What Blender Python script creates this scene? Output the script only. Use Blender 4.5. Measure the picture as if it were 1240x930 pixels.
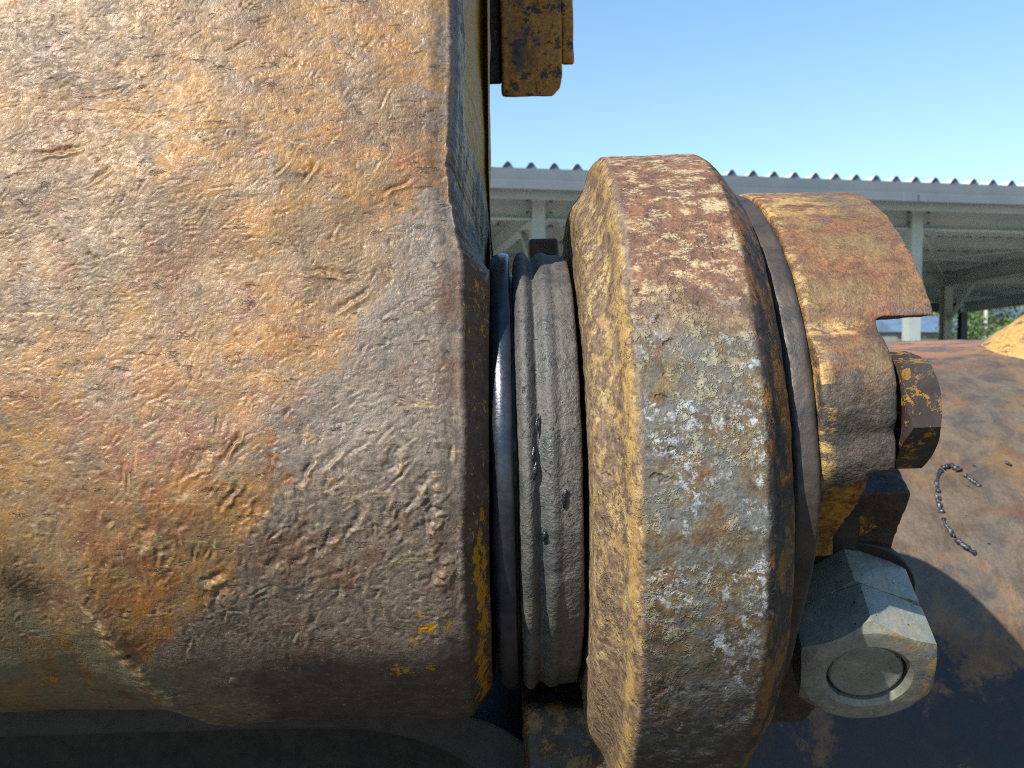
import bpy, math, random
import numpy as np
from mathutils import Vector, Matrix

random.seed(7)
rng = np.random.default_rng(11)
for o in list(bpy.data.objects):
    bpy.data.objects.remove(o, do_unlink=True)
scene = bpy.context.scene
COL = scene.collection
R = math.radians

# ------------------------------------------------------------------ camera
CAM_H = 1.35
cam_d = bpy.data.cameras.new('camera')
cam = bpy.data.objects.new('camera', cam_d)
COL.objects.link(cam)
cam.location = (0, 0, CAM_H)
cam.rotation_euler = (R(90 - 2.9), 0, 0)
cam_d.sensor_width = 36.0
cam_d.lens = 36.0 * 1100 / 1240
cam_d.clip_start = 0.02
cam_d.clip_end = 3000
cam_d.dof.use_dof = True
cam_d.dof.focus_distance = 0.43
cam_d.dof.aperture_fstop = 26
scene.camera = cam

# ------------------------------------------------------------------ light
SUN = Vector((-0.505, -0.49, 0.705)).normalized()        # direction towards the sun
world = bpy.data.worlds.new('World')
scene.world = world
world.use_nodes = True
wn = world.node_tree
sky = wn.nodes.new('ShaderNodeTexSky')
sky.sky_type = 'NISHITA'
sky.sun_disc = False
sky.sun_elevation = math.asin(SUN.z)
sky.sun_rotation = math.atan2(SUN.x, SUN.y)
sky.altitude = 0
sky.air_density = 1.8
sky.dust_density = 0.0
sky.ozone_density = 9.0
wn.links.new(sky.outputs[0], wn.nodes['Background'].inputs[0])
wn.nodes['Background'].inputs[1].default_value = 0.088
sun_d = bpy.data.lights.new('sun', 'SUN')
sun_d.energy = 3.8
sun_d.angle = R(0.5)
sun_d.color = (1.0, 0.94, 0.83)
sun = bpy.data.objects.new('sun', sun_d)
COL.objects.link(sun)
sun.rotation_euler = SUN.to_track_quat('Z', 'Y').to_euler()
sun.location = (-3, -2, 6)

scene.view_settings.view_transform = 'Standard'
scene.view_settings.look = 'None'
scene.view_settings.exposure = 1.10
scene.view_settings.gamma = 1.0
scene.cycles.use_denoising = False
scene.cycles.max_bounces = 5
scene.cycles.filter_width = 1.05
scene.cycles.use_adaptive_sampling = True
scene.cycles.adaptive_threshold = 0.012

# ------------------------------------------------------------------ numpy noise
_perm = rng.permutation(256).astype(np.int64)
_perm = np.concatenate([_perm, _perm, _perm])
_g = rng.normal(size=(256, 3)); _g /= np.linalg.norm(_g, axis=1)[:, None]
_g = _g.astype(np.float32)


def pn(P, seed=0):
    """gradient noise, about -0.7..0.7"""
    P = np.asarray(P, dtype=np.float32) + np.float32(seed * 17.31)
    I = np.floor(P).astype(np.int64)
    f = P - I
    w = f * f * f * (f * (f * 6 - 15) + 10)
    out = np.zeros(len(P), dtype=np.float32)
    for dx in (0, 1):
        a = _perm[(I[:, 0] + dx) & 255]
        wx = w[:, 0] if dx else 1 - w[:, 0]
        for dy in (0, 1):
            b = _perm[a + ((I[:, 1] + dy) & 255)]
            wy = w[:, 1] if dy else 1 - w[:, 1]
            for dz in (0, 1):
                h = _perm[b + ((I[:, 2] + dz) & 255)]
                wz = w[:, 2] if dz else 1 - w[:, 2]
                g = _g[h]
                d = g[:, 0] * (f[:, 0] - dx) + g[:, 1] * (f[:, 1] - dy) + g[:, 2] * (f[:, 2] - dz)
                out += wx * wy * wz * d
    return out


def fbm(P, octs=4, seed=0, gain=0.5, lac=2.03):
    a, s, o = 1.0, 1.0, 0
    for i in range(octs):
        o = o + a * pn(P * s, seed + i)
        a *= gain; s *= lac
    return o


def sst(lo, hi, x):
    t = np.clip((x - lo) / (hi - lo), 0, 1)
    return t * t * (3 - 2 * t)


# ------------------------------------------------------------------ object helpers
def link(o, parent=None):
    COL.objects.link(o)
    if parent is not None:
        o.parent = parent
    return o


def tag(o, label=None, cat=None, group=None, kind=None):
    if label: o['label'] = label
    if cat: o['category'] = cat
    if group: o['group'] = group
    if kind: o['kind'] = kind
    return o


def empty(name, loc=(0, 0, 0), mat=None):
    o = bpy.data.objects.new(name, None)
    o.empty_display_size = 0.05
    if mat is not None:
        o.matrix_world = mat
    else:
        o.location = loc
    return link(o)


def mesh_np(name, V, Q, smooth=True, attrs=None):
    """mesh from numpy verts and quads (or tris)"""
    V = np.ascontiguousarray(V, dtype=np.float32); Q = np.ascontiguousarray(Q, dtype=np.int32)
    me = bpy.data.meshes.new(name)
    n, k = Q.shape
    me.vertices.add(len(V)); me.vertices.foreach_set('co', V.ravel())
    me.loops.add(n * k); me.loops.foreach_set('vertex_index', Q.ravel())
    me.polygons.add(n)
    me.polygons.foreach_set('loop_start', np.arange(0, n * k, k, dtype=np.int32))
    me.polygons.foreach_set('use_smooth', np.full(n, smooth, dtype=bool))
    me.update(calc_edges=True)
    me.validate()
    for nm, arr in (attrs or {}).items():
        a = me.attributes.new(nm, 'FLOAT', 'POINT')
        a.data.foreach_set('value', np.ascontiguousarray(arr, dtype=np.float32))
    return me


def obj(name, me, mat, parent=None, matrix=None):
    o = bpy.data.objects.new(name, me)
    if mat is not None and len(me.materials) == 0:
        me.materials.append(mat)
    link(o, parent)
    if matrix is not None:
        o.matrix_world = matrix
    return o


class MB:
    """collects boxes, prisms and tubes into one mesh"""
    def __init__(self): self.v, self.f = [], []
    def add(self, vs, fs):
        b = len(self.v)
        self.v += [tuple(p) for p in vs]
        self.f += [tuple(b + i for i in f) for f in fs]
        return self
    def box(self, a, b):
        x0, y0, z0 = a; x1, y1, z1 = b
        return self.add([(x0, y0, z0), (x1, y0, z0), (x1, y1, z0), (x0, y1, z0), (x0, y0, z1), (x1, y0, z1), (x1, y1, z1), (x0, y1, z1)],
                        [(0, 3, 2, 1), (4, 5, 6, 7), (0, 1, 5, 4), (1, 2, 6, 5), (2, 3, 7, 6), (3, 0, 4, 7)])
    def bar(self, p, q, w, h, up=(0, 0, 1)):
        p, q = Vector(p), Vector(q); d = (q - p).normalized()
        s = d.cross(Vector(up)).normalized() * w / 2; u = s.cross(d).normalized() * h / 2
        vs = [e + i * s + j * u for e in (p, q) for (i, j) in ((-1, -1), (1, -1), (1, 1), (-1, 1))]
        return self.add(vs, [(0, 1, 2, 3), (7, 6, 5, 4), (0, 4, 5, 1), (1, 5, 6, 2), (2, 6, 7, 3), (3, 7, 4, 0)])
    def prism(self, poly, x0, x1):
        """poly in (y,z) extruded along x"""
        n = len(poly)
        vs = [(x0, y, z) for y, z in poly] + [(x1, y, z) for y, z in poly]
        fs = [tuple(range(n))[::-1], tuple(range(n, 2 * n))]
        fs += [(i, (i + 1) % n, n + (i + 1) % n, n + i) for i in range(n)]
        return self.add(vs, fs)
    def tube(self, pts, rad, n=8):
        pts = [Vector(p) for p in pts]; rad = rad if isinstance(rad, (list, tuple)) else [rad] * len(pts)
        b = len(self.v)
        for i, p in enumerate(pts):
            d = (pts[min(i + 1, len(pts) - 1)] - pts[max(i - 1, 0)]).normalized()
            s = d.cross(Vector((0.31, 0.17, 0.93))).normalized(); u = s.cross(d)
            for k in range(n):
                a = 2 * math.pi * k / n
                self.v.append(tuple(p + (s * math.cos(a) + u * math.sin(a)) * rad[i]))
        for i in range(len(pts) - 1):
            for k in range(n):
                self.f.append((b + i * n + k, b + i * n + (k + 1) % n, b + (i + 1) * n + (k + 1) % n, b + (i + 1) * n + k))
        self.f.append(tuple(b + k for k in range(n))[::-1])
        self.f.append(tuple(b + (len(pts) - 1) * n + k for k in range(n)))
        return self
    def mesh(self, name, smooth=False):
        me = bpy.data.meshes.new(name); me.from_pydata(self.v, [], self.f); me.update()
        import bmesh
        bm = bmesh.new(); bm.from_mesh(me); bmesh.ops.recalc_face_normals(bm, faces=bm.faces); bm.to_mesh(me); bm.free()
        if smooth: me.polygons.foreach_set('use_smooth', [True] * len(me.polygons))
        return me
    def build(self, name, mat, parent=None, smooth=False, matrix=None, bevel=0):
        o = obj(name, self.mesh(name, smooth), mat, parent, matrix)
        if bevel:
            b = o.modifiers.new('bevel', 'BEVEL'); b.width = bevel; b.segments = 2; b.limit_method = 'ANGLE'
        return o


def grid_quads(nr, nc, wrap_r=False, wrap_c=False):
    r = np.arange(nr if wrap_r else nr - 1); c = np.arange(nc if wrap_c else nc - 1)
    rr, cc = np.meshgrid(r, c, indexing='ij')
    r1 = (rr + 1) % nr; c1 = (cc + 1) % nc
    return np.stack([rr * nc + cc, rr * nc + c1, r1 * nc + c1, r1 * nc + cc], -1).reshape(-1, 4)


# ------------------------------------------------------------------ material helpers
def C(r, g, b, k=1.0):
    f = lambda v: (v / 255 / 12.92 if v / 255 < 0.04045 else ((v / 255 + 0.055) / 1.055) ** 2.4) * k
    return (f(r), f(g), f(b), 1)


class Mat:
    def __init__(self, name):
        self.m = bpy.data.materials.new(name); self.m.use_nodes = True
        self.t = self.m.node_tree; self.b = self.t.nodes['Principled BSDF']
        self.co = self.t.nodes.new('ShaderNodeTexCoord').outputs['Object']
        self.pos = None
    def n(self, k): return self.t.nodes.new(k)
    def set(self, sock, v):
        if hasattr(v, 'is_output'): self.t.links.new(v, sock)
        else: sock.default_value = v
    def map(self, scale=(1, 1, 1), rot=(0, 0, 0), loc=(0, 0, 0), vec=None):
        m = self.n('ShaderNodeMapping')
        self.t.links.new(vec or self.co, m.inputs[0])
        m.inputs['Location'].default_value = loc
        m.inputs['Rotation'].default_value = rot; m.inputs['Scale'].default_value = scale
        return m.outputs[0]
    def noise(self, scale, detail=6, rough=0.6, dist=0.0, vec=None, seed=0):
        x = self.n('ShaderNodeTexNoise'); x.noise_dimensions = '3D'
        off = self.n('ShaderNodeVectorMath'); off.operation = 'ADD'
        self.t.links.new(vec or self.co, off.inputs[0]); off.inputs[1].default_value = (seed * 0.37 + 1.3, seed * 0.23 - 2.1, seed * 0.51 + 0.7)
        self.t.links.new(off.outputs[0], x.inputs['Vector'])
        detail = max(1.0, min(detail, math.log2(max(2.0, 2600 / scale))))
        x.inputs['Scale'].default_value = scale; x.inputs['Detail'].default_value = detail
        x.inputs['Roughness'].default_value = rough; x.inputs['Distortion'].default_value = dist
        return x.outputs[0]
    def vor(self, scale, vec=None, feature='F1', rand=1.0):
        x = self.n('ShaderNodeTexVoronoi'); x.feature = feature
        self.t.links.new(vec or self.co, x.inputs['Vector'])
        x.inputs['Scale'].default_value = scale; x.inputs['Randomness'].default_value = rand
        return x.outputs['Distance']
    def ss(self, v, lo, hi, a=0.0, b=1.0):
        x = self.n('ShaderNodeMapRange'); x.interpolation_type = 'SMOOTHSTEP'
        self.t.links.new(v, x.inputs[0])
        for i, q in zip((1, 2, 3, 4), (lo, hi, a, b)): x.inputs[i].default_value = q
        return x.outputs[0]
    def math(self, op, a, b=0.0, clamp=False):
        x = self.n('ShaderNodeMath'); x.operation = op; x.use_clamp = clamp
        self.set(x.inputs[0], a); self.set(x.inputs[1], b)
        return x.outputs[0]
    def mul(self, *a):
        r = a[0]
        for q in a[1:]: r = self.math('MULTIPLY', r, q)
        return r
    def add(self, *a):
        r = a[0]
        for q in a[1:]: r = self.math('ADD', r, q)
        return r
    def mix(self, fac, a, b):
        x = self.n('ShaderNodeMix'); x.data_type = 'RGBA'
        self.set(x.inputs[0], fac); self.set(x.inputs[6], a); self.set(x.inputs[7], b)
        return x.outputs[2]
    def attr(self, name):
        x = self.n('ShaderNodeAttribute'); x.attribute_name = name
        return x.outputs['Fac']
    def grain(self, c, amt=0.3, seed=0, s1=240, s2=760):
        g = self.add(self.mul(self.math('SUBTRACT', self.noise(s1, 4, 0.7, seed=seed), 0.5), 1.3), self.mul(self.math('SUBTRACT', self.noise(s2, 2, 0.6, seed=seed + 1), 0.5), 1.7))
        f = self.math('ADD', 1.0, self.mul(g, amt * 2.2))
        x = self.n('ShaderNodeVectorMath'); x.operation = 'SCALE'
        self.set(x.inputs[0], c); self.set(x.inputs['Scale'], self.math('MAXIMUM', f, 0.25))
        return x.outputs[0]
    def xyz(self, vec=None):
        x = self.n('ShaderNodeSeparateXYZ'); self.t.links.new(vec or self.co, x.inputs[0])
        return x.outputs
    def bump(self, h, strength=0.5, dist=0.001, normal=None):
        x = self.n('ShaderNodeBump'); x.inputs['Strength'].default_value = strength
        x.inputs['Distance'].default_value = dist
        self.t.links.new(h, x.inputs['Height'])
        if normal is not None: self.t.links.new(normal, x.inputs['Normal'])
        return x.outputs[0]
    def done(self, color, rough=0.6, metal=0.0, normal=None, spec=None):
        self.set(self.b.inputs['Base Color'], color)
        self.set(self.b.inputs['Roughness'], rough)
        self.set(self.b.inputs['Metallic'], metal)
        if normal is not None: self.t.links.new(normal, self.b.inputs['Normal'])
        if spec is not None: self.b.inputs['Specular IOR Level'].default_value = spec
        return self.m


K = 0.52      # picture values of sunlit metal -> albedo


# ------------------------------------------------------------------ materials of the machine
def mat_casting():
    m = Mat('worn_cast_steel')
    n_big = m.noise(13, 8, 0.74, 0.15, seed=1)
    n_mid = m.noise(45, 8, 0.78, 0.2, seed=2)
    n_fine = m.noise(260, 6, 0.7, 0.2, seed=3)
    n_str = m.noise(60, 8, 0.8, 0.2, vec=m.map((0.8, 1.0, 2.2), (0, R(28), 0)), seed=4)
    h = m.attr('height'); grey = m.attr('grey'); dark = m.attr('dark'); paint = m.attr('paint'); pale = m.attr('pale'); rusty = m.attr('rusty'); green = m.attr('green')
    c = m.mix(m.ss(n_mid, 0.36, 0.62), C(116, 91, 66, K), C(166, 133, 94, K))
    c = m.mix(m.mul(m.ss(n_big, 0.42, 0.58), m.ss(n_str, 0.38, 0.60), 0.78), c, C(192, 136, 56, K))
    c = m.mix(m.mul(m.ss(m.noise(20, 8, 0.76, 0.2, seed=5), 0.50, 0.62), m.ss(n_mid, 0.36, 0.58), 0.85), c, C(134, 84, 56, K))
    c = m.mix(m.mul(m.ss(m.noise(33, 8, 0.78, 0.2, seed=6), 0.50, 0.66), 0.5), c, C(140, 126, 100, K))
    c = m.mix(m.mul(rusty, m.ss(m.noise(38, 8, 0.75, 0.2, seed=7), 0.42, 0.60), 0.85), c, m.mix(m.ss(n_mid, 0.4, 0.62), C(146, 84, 50, K), C(190, 122, 62, K)))
    # bare grey-brown steel where the dirt has been rubbed off
    gm = m.ss(m.add(grey, m.mul(m.math('SUBTRACT', m.noise(52, 8, 0.78, 0.2, seed=16), 0.5), 1.9)), 0.36, 0.68)
    gcol = m.mix(m.ss(n_fine, 0.35, 0.65), C(114, 101, 89, K), C(152, 134, 116, K))
    gcol = m.mix(m.mul(m.ss(m.noise(28, 7, 0.65, seed=8), 0.5, 0.66), 0.6), gcol, C(126, 84, 60, K))
    c = m.mix(gm, c, gcol)
    dm = m.ss(m.add(dark, m.mul(m.math('SUBTRACT', n_mid, 0.5), 0.8)), 0.3, 0.7)  # grime on the lower nose, its colour also standing in for shade
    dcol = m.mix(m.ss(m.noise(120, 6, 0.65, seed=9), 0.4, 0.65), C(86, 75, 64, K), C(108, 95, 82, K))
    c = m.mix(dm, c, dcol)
    c = m.mix(m.mul(green, m.ss(m.noise(30, 7, 0.65, 0.4, seed=12), 0.42, 0.56)), c, C(140, 128, 98, K))
    c = m.mix(m.ss(m.add(pale, m.mul(m.math('SUBTRACT', m.noise(130, 7, 0.75, seed=18), 0.5), 2.2)), 0.56, 0.86), c, C(206, 180, 128, K))
    # freshly rubbed crests of the gouges are bright and straw coloured
    crest = m.mul(m.ss(h, 0.55, 0.95), m.ss(m.noise(90, 5, 0.7, seed=10), 0.42, 0.6))
    c = m.mix(m.mul(crest, m.math('SUBTRACT', 1.0, m.mul(dm, 0.8)), 0.5), c, C(226, 184, 128, K))
    # fine pale scratches
    sc1 = m.noise(95, 5, 0.7, 0.1, vec=m.map((0.28, 1, 2.4), (0, R(33), 0)), seed=152); sc2 = m.noise(105, 5, 0.7, 0.1, vec=m.map((2.4, 1, 0.3), (0, R(12), 0)), seed=153)
    scm = m.math('MAXIMUM', m.ss(sc1, 0.635, 0.66), m.mul(m.ss(sc2, 0.64, 0.665), 0.8))
    c = m.mix(m.mul(scm, m.math('SUBTRACT', 1.0, m.mul(dm, 0.8)), 0.55), c, C(206, 172, 122, K))
    dk = m.ss(m.noise(130, 5, 0.75, 0.1, vec=m.map((0.5, 1, 1.8), (0, R(20), 0)), seed=154), 0.38, 0.34)
    c = m.mix(m.mul(dk, 0.7), c, C(80, 60, 46, K))
    # small white nicks
    c = m.mix(m.mul(m.ss(m.noise(420, 3, 0.6, seed=13), 0.66, 0.72), 0.55), c, C(232, 206, 168, K))
    # specks of pitch
    sp = m.ss(m.vor(34), 0.055, 0.03)
    c = m.mix(m.mul(sp, m.ss(m.noise(23, 2, seed=14), 0.52, 0.56)), c, C(58, 52, 56, K))
    c = m.grain(c, 0.24, 19)
    # paint left in the hollows
    pm = m.ss(m.add(paint, m.mul(m.math('SUBTRACT', m.noise(200, 7, 0.8, 0.2, vec=m.map((1, 1, 0.7)), seed=11), 0.5), 2.4)), 0.50, 0.58)
    c = m.mix(pm, c, C(208, 154, 32, K))
    rough = m.ss(n_fine, 0.3, 0.7, 0.44, 0.66)
    b = m.bump(m.add(m.mul(n_fine, 0.6), m.mul(m.noise(700, 5, 0.7, seed=15), 0.35), m.mul(n_str, 0.18), m.mul(dk, -0.5)), 0.65, 0.0010)
    return m.done(c, rough, 0.12, b, 0.45)


def mat_collar():
    m = Mat('pitted_rusty_collar')
    n1 = m.noise(26, 7, 0.65, 0.5, seed=21); n2 = m.noise(75, 8, 0.7, 0.5, seed=22); n3 = m.noise(300, 6, 0.7, seed=23)
    X, Y, Z = m.xyz()
    up = m.attr('upper'); edge = m.attr('edge'); left = m.attr('leftside'); right = m.attr('rightside'); low = m.attr('lower')
    c = m.mix(m.ss(n2, 0.36, 0.64), C(96, 82, 66, K), C(138, 120, 92, K))
    c = m.mix(m.mul(m.ss(n1, 0.46, 0.60), m.ss(m.noise(110, 6, 0.75, seed=35), 0.4, 0.56), 0.75), c, C(152, 128, 78, K))                     # olive ochre
    c = m.mix(m.mul(m.ss(m.noise(44, 8, 0.78, 0.2, seed=24), 0.51, 0.61), 0.6), c, C(134, 88, 58, K))  # rust
    c = m.mix(m.mul(m.ss(m.noise(34, 8, 0.75, seed=25), 0.46, 0.58), 0.85), c, C(126, 128, 124, K))   # blue grey
    # pale flaking coat
    wm = m.mul(m.ss(m.noise(26, 5, 0.65, 0.3, seed=26), 0.48, 0.58), m.ss(m.noise(150, 8, 0.85, 0.1, seed=27), 0.48, 0.58))
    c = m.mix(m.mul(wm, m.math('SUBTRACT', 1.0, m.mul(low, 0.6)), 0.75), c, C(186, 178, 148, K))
    wb = m.mul(m.ss(m.noise(36, 5, 0.65, 0.3, seed=28), 0.48, 0.57), m.ss(m.noise(210, 8, 0.85, 0.1, seed=29), 0.52, 0.58))
    c = m.mix(m.mul(wb, 0.85), c, C(204, 208, 210, K))
    c = m.mix(m.mul(low, m.ss(n2, 0.30, 0.56), 0.9), c, C(66, 60, 55, K))  # lower collar darkened in colour to deepen its shade
    # upper rim: brighter rubbed rust and cream paint
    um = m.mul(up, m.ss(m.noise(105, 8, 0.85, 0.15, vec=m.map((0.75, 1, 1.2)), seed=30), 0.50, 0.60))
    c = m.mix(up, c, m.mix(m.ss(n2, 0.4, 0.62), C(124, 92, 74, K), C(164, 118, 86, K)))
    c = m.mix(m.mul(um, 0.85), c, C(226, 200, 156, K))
    # rust pits
    wob = m.n('ShaderNodeVectorMath'); wob.operation = 'ADD'; m.t.links.new(m.co, wob.inputs[0]); wn_ = m.n('ShaderNodeTexNoise'); wn_.inputs['Scale'].default_value = 170; m.t.links.new(m.co, wn_.inputs['Vector']); wsc = m.n('ShaderNodeVectorMath'); wsc.operation = 'SCALE'; wsc.inputs['Scale'].default_value = 0.009; m.t.links.new(wn_.outputs['Color'], wsc.inputs[0]); m.t.links.new(wsc.outputs[0], wob.inputs[1])
    pit = m.mul(m.ss(m.vor(120, vec=wob.outputs[0]), 0.32, 0.14), m.ss(m.noise(34, 3, seed=31), 0.5, 0.58))
    c = m.mix(m.mul(pit, 0.5, m.ss(n2, 0.38, 0.58)), c, C(112, 64, 40, K))
    # left cone: yellow paint over brown
    lm = m.ss(m.add(m.mul(left, 0.5), m.mul(m.math('SUBTRACT', m.noise(115, 8, 0.85, 0.15, vec=m.map((1, 1.0, 0.75)), seed=32), 0.5), 2.4)), 0.50, 0.66)
    lc = m.mix(m.ss(n3, 0.38, 0.62), C(122, 100, 82, K), C(156, 130, 102, K))
    lp = m.mix(m.ss(n2, 0.42, 0.62), C(200, 164, 102, K), C(224, 196, 140, K))
    c = m.mix(left, c, m.mix(m.mul(lm, m.math('SUBTRACT', 1.0, m.mul(low, 0.45)), 0.75), lc, lp))
    # right cone: dark with thick rusty ochre
    rm = m.ss(m.noise(60, 8, 0.78, 0.2, vec=m.map((1, 1, 0.6)), seed=33), 0.46, 0.55)
    rc = m.mix(rm, C(66, 56, 50, K), C(150, 100, 42, K))
    c = m.mix(right, c, rc)
    # rubbed corners
    c = m.mix(m.mul(edge, m.ss(m.noise(90, 8, 0.8, seed=36), 0.42, 0.54), m.ss(m.noise(17, 3, 0.6, seed=37), 0.40, 0.54, 0.25, 1.0)), c, C(212, 172, 104, K))
    c = m.grain(c, 0.34, 38)
    h = m.add(m.mul(n3, 0.45), m.mul(m.noise(130, 7, 0.7, seed=34), 0.6), m.mul(wm, 0.35), m.mul(pit, -0.6))
    return m.done(c, m.ss(n3, 0.3, 0.7, 0.5, 0.75), 0.05, m.bump(h, 0.85, 0.0014), 0.4)


def mat_cap():
    m = Mat('rusty_clamp_casting')
    n1 = m.noise(24, 7, 0.65, 0.6, seed=41); n2 = m.noise(80, 8, 0.7, 0.5, seed=42); n3 = m.noise(320, 6, 0.7, seed=43)
    hook = m.attr('hook'); lug = m.attr('lug'); yel = m.attr('yellow'); edge = m.attr('edge')
    c = m.mix(m.ss(n2, 0.38, 0.62), C(80, 72, 66, K), C(110, 97, 86, K))
    hk = m.mix(m.ss(n2, 0.36, 0.64), C(122, 88, 64, K), C(162, 118, 84, K))
    hk = m.mix(m.mul(m.ss(n1, 0.46, 0.60), 0.8), hk, C(136, 116, 82, K))
    hk = m.mix(m.mul(m.ss(m.noise(32, 8, 0.78, 0.2, seed=44), 0.50, 0.62), 0.7), hk, C(154, 92, 60, K))
    hk = m.mix(m.mul(m.ss(m.noise(34, 5, 0.6, seed=49), 0.52, 0.64), 0.7), hk, C(124, 104, 96, K))
    c = m.mix(m.ss(m.add(hook, m.mul(m.math('SUBTRACT', n1, 0.5), 1.2)), 0.3, 0.65), c, hk)
    em = m.mul(edge, m.ss(m.noise(80, 8, 0.8, 0.2, vec=m.map((0.6, 1, 1.4)), seed=45), 0.45, 0.56))
    c = m.mix(em, c, C(226, 186, 116, K))
    c = m.mix(m.ss(m.add(lug, m.mul(m.math('SUBTRACT', n2, 0.5), 0.9)), 0.35, 0.6), c, m.mix(m.ss(n2, 0.42, 0.62), C(64, 50, 42, K), C(88, 70, 54, K)))  # lug front painted dark to stand in for shade under the boss
    ym = m.ss(m.add(yel, m.mul(m.math('SUBTRACT', m.noise(85, 8, 0.78, 0.2, seed=46), 0.5), 2.0)), 0.42, 0.56)
    yc = m.mix(m.ss(m.noise(60, 8, 0.7, 0.5, seed=47), 0.44, 0.60), C(204, 150, 36, K), C(122, 72, 32, K))
    c = m.mix(ym, c, yc)
    c = m.grain(c, 0.32, 148)
    h = m.add(m.mul(n3, 0.6), m.mul(m.noise(130, 7, 0.75, seed=48), 0.8))
    return m.done(c, m.ss(n3, 0.3, 0.7, 0.5, 0.72), 0.05, m.bump(h, 1.0, 0.0015), 0.4)


def mat_seal():
    m = Mat('dusty_rubber_seal')
    n2 = m.noise(60, 7, 0.7, seed=51); n3 = m.noise(520, 4, 0.65, seed=52)
    c = m.mix(m.ss(n2, 0.38, 0.62), C(84, 87, 86, K), C(110, 107, 100, K))
    c = m.mix(m.mul(m.ss(m.attr('outer'), 0.2, 0.8), 0.8), c, m.mix(m.ss(n2, 0.4, 0.6), C(96, 93, 88, K), C(118, 112, 104, K)))
    pit = m.ss(m.noise(330, 3, 0.6, seed=53), 0.36, 0.28)
    c = m.mix(m.mul(pit, 0.8), c, C(48, 46, 46, K))
    c = m.grain(c, 0.25, 54)
    return m.done(c, m.ss(n2, 0.4, 0.6, 0.50, 0.68), 0.0, m.bump(m.add(n3, m.mul(pit, -1.2)), 0.8, 0.0012), 0.5)


def mat_simple(name, c1, c2, scale, rough=(0.4, 0.6), metal=0.0, bump=0.3, bscale=None, dist=0.001, k=K, spec=0.5):
    m = Mat(name)
    n = m.noise(scale, 7, 0.65, 0.3, seed=60 + len(name))
    c = m.mix(m.ss(n, 0.36, 0.64), C(*c1, k), C(*c2, k))
    nb = m.noise(bscale or scale * 4, 6, 0.65, seed=61)
    return m.done(c, m.ss(nb, 0.3, 0.7, *rough), metal, m.bump(nb, bump, dist), spec)


def mat_chipped_yellow(name, thr=0.5, k=K, col=(186, 128, 22), seed=70, scale=60, under=(66, 54, 46)):
    m = Mat(name)
    n = m.noise(scale, 8, 0.82, 0.12, seed=seed); n3 = m.noise(scale * 5, 5, 0.7, seed=seed + 1)
    dirt = m.ss(m.noise(scale * 0.4, 7, 0.65, 0.5, seed=seed + 2), 0.50, 0.62)
    y = m.mix(m.ss(n3, 0.35, 0.65), C(*col, k), C(col[0] * .84, col[1] * .8, col[2], k))
    pm = m.ss(n, thr - 0.02, thr + 0.02)
    c = m.mix(pm, y, C(*under, k))
    c = m.mix(m.mul(dirt, 0.85), c, C(82, 74, 66, k))
    h = m.add(m.mul(pm, -0.5), m.mul(n3, 0.3))
    return m.done(c, m.ss(n3, 0.3, 0.7, 0.42, 0.65), 0.0, m.bump(h, 0.6, 0.0008), 0.45)


def mat_tube():
    m = Mat('scorched_rusty_tube')
    n1 = m.noise(9, 6, 0.6, 0.6, seed=81); n2 = m.noise(34, 8, 0.68, 0.5, seed=82); n3 = m.noise(300, 6, 0.7, seed=83)
    top = m.attr('top'); low = m.attr('low')
    c = m.mix(m.ss(n2, 0.36, 0.64), C(110, 94, 78, K), C(138, 120, 98, K))
    c = m.mix(m.ss(n1, 0.42, 0.56), c, m.mix(m.ss(n2, 0.4, 0.6), C(104, 96, 88, K), C(130, 116, 100, K)))
    c = m.mix(m.mul(m.ss(m.noise(14, 7, 0.65, 0.6, seed=84), 0.50, 0.62), 0.45), c, C(172, 130, 84, K))
    c = m.mix(m.mul(m.ss(m.noise(11, 7, 0.6, 0.6, seed=85), 0.54, 0.64), 0.5), c, C(134, 92, 66, K))
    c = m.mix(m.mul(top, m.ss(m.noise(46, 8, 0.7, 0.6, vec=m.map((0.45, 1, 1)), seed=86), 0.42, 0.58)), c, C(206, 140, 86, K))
    # burnt lower side, darkened further in colour to stand in for shade
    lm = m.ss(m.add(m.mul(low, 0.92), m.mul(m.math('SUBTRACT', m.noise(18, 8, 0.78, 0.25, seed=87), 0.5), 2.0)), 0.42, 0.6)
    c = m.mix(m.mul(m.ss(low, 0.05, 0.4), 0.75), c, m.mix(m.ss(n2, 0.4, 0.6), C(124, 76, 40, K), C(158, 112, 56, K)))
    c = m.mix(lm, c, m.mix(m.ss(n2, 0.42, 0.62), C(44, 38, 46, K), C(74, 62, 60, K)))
    c = m.grain(c, 0.22, 180)
    scr = m.noise(46, 7, 0.7, 0.3, vec=m.map((2.2, 0.6, 1), (0, R(-25), 0)), seed=88)
    return m.done(c, m.ss(n2, 0.3, 0.7, 0.42, 0.62), 0.08, m.bump(m.add(m.mul(scr, 1.2), m.mul(n3, 0.25)), 0.6, 0.0013), 0.45)


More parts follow.
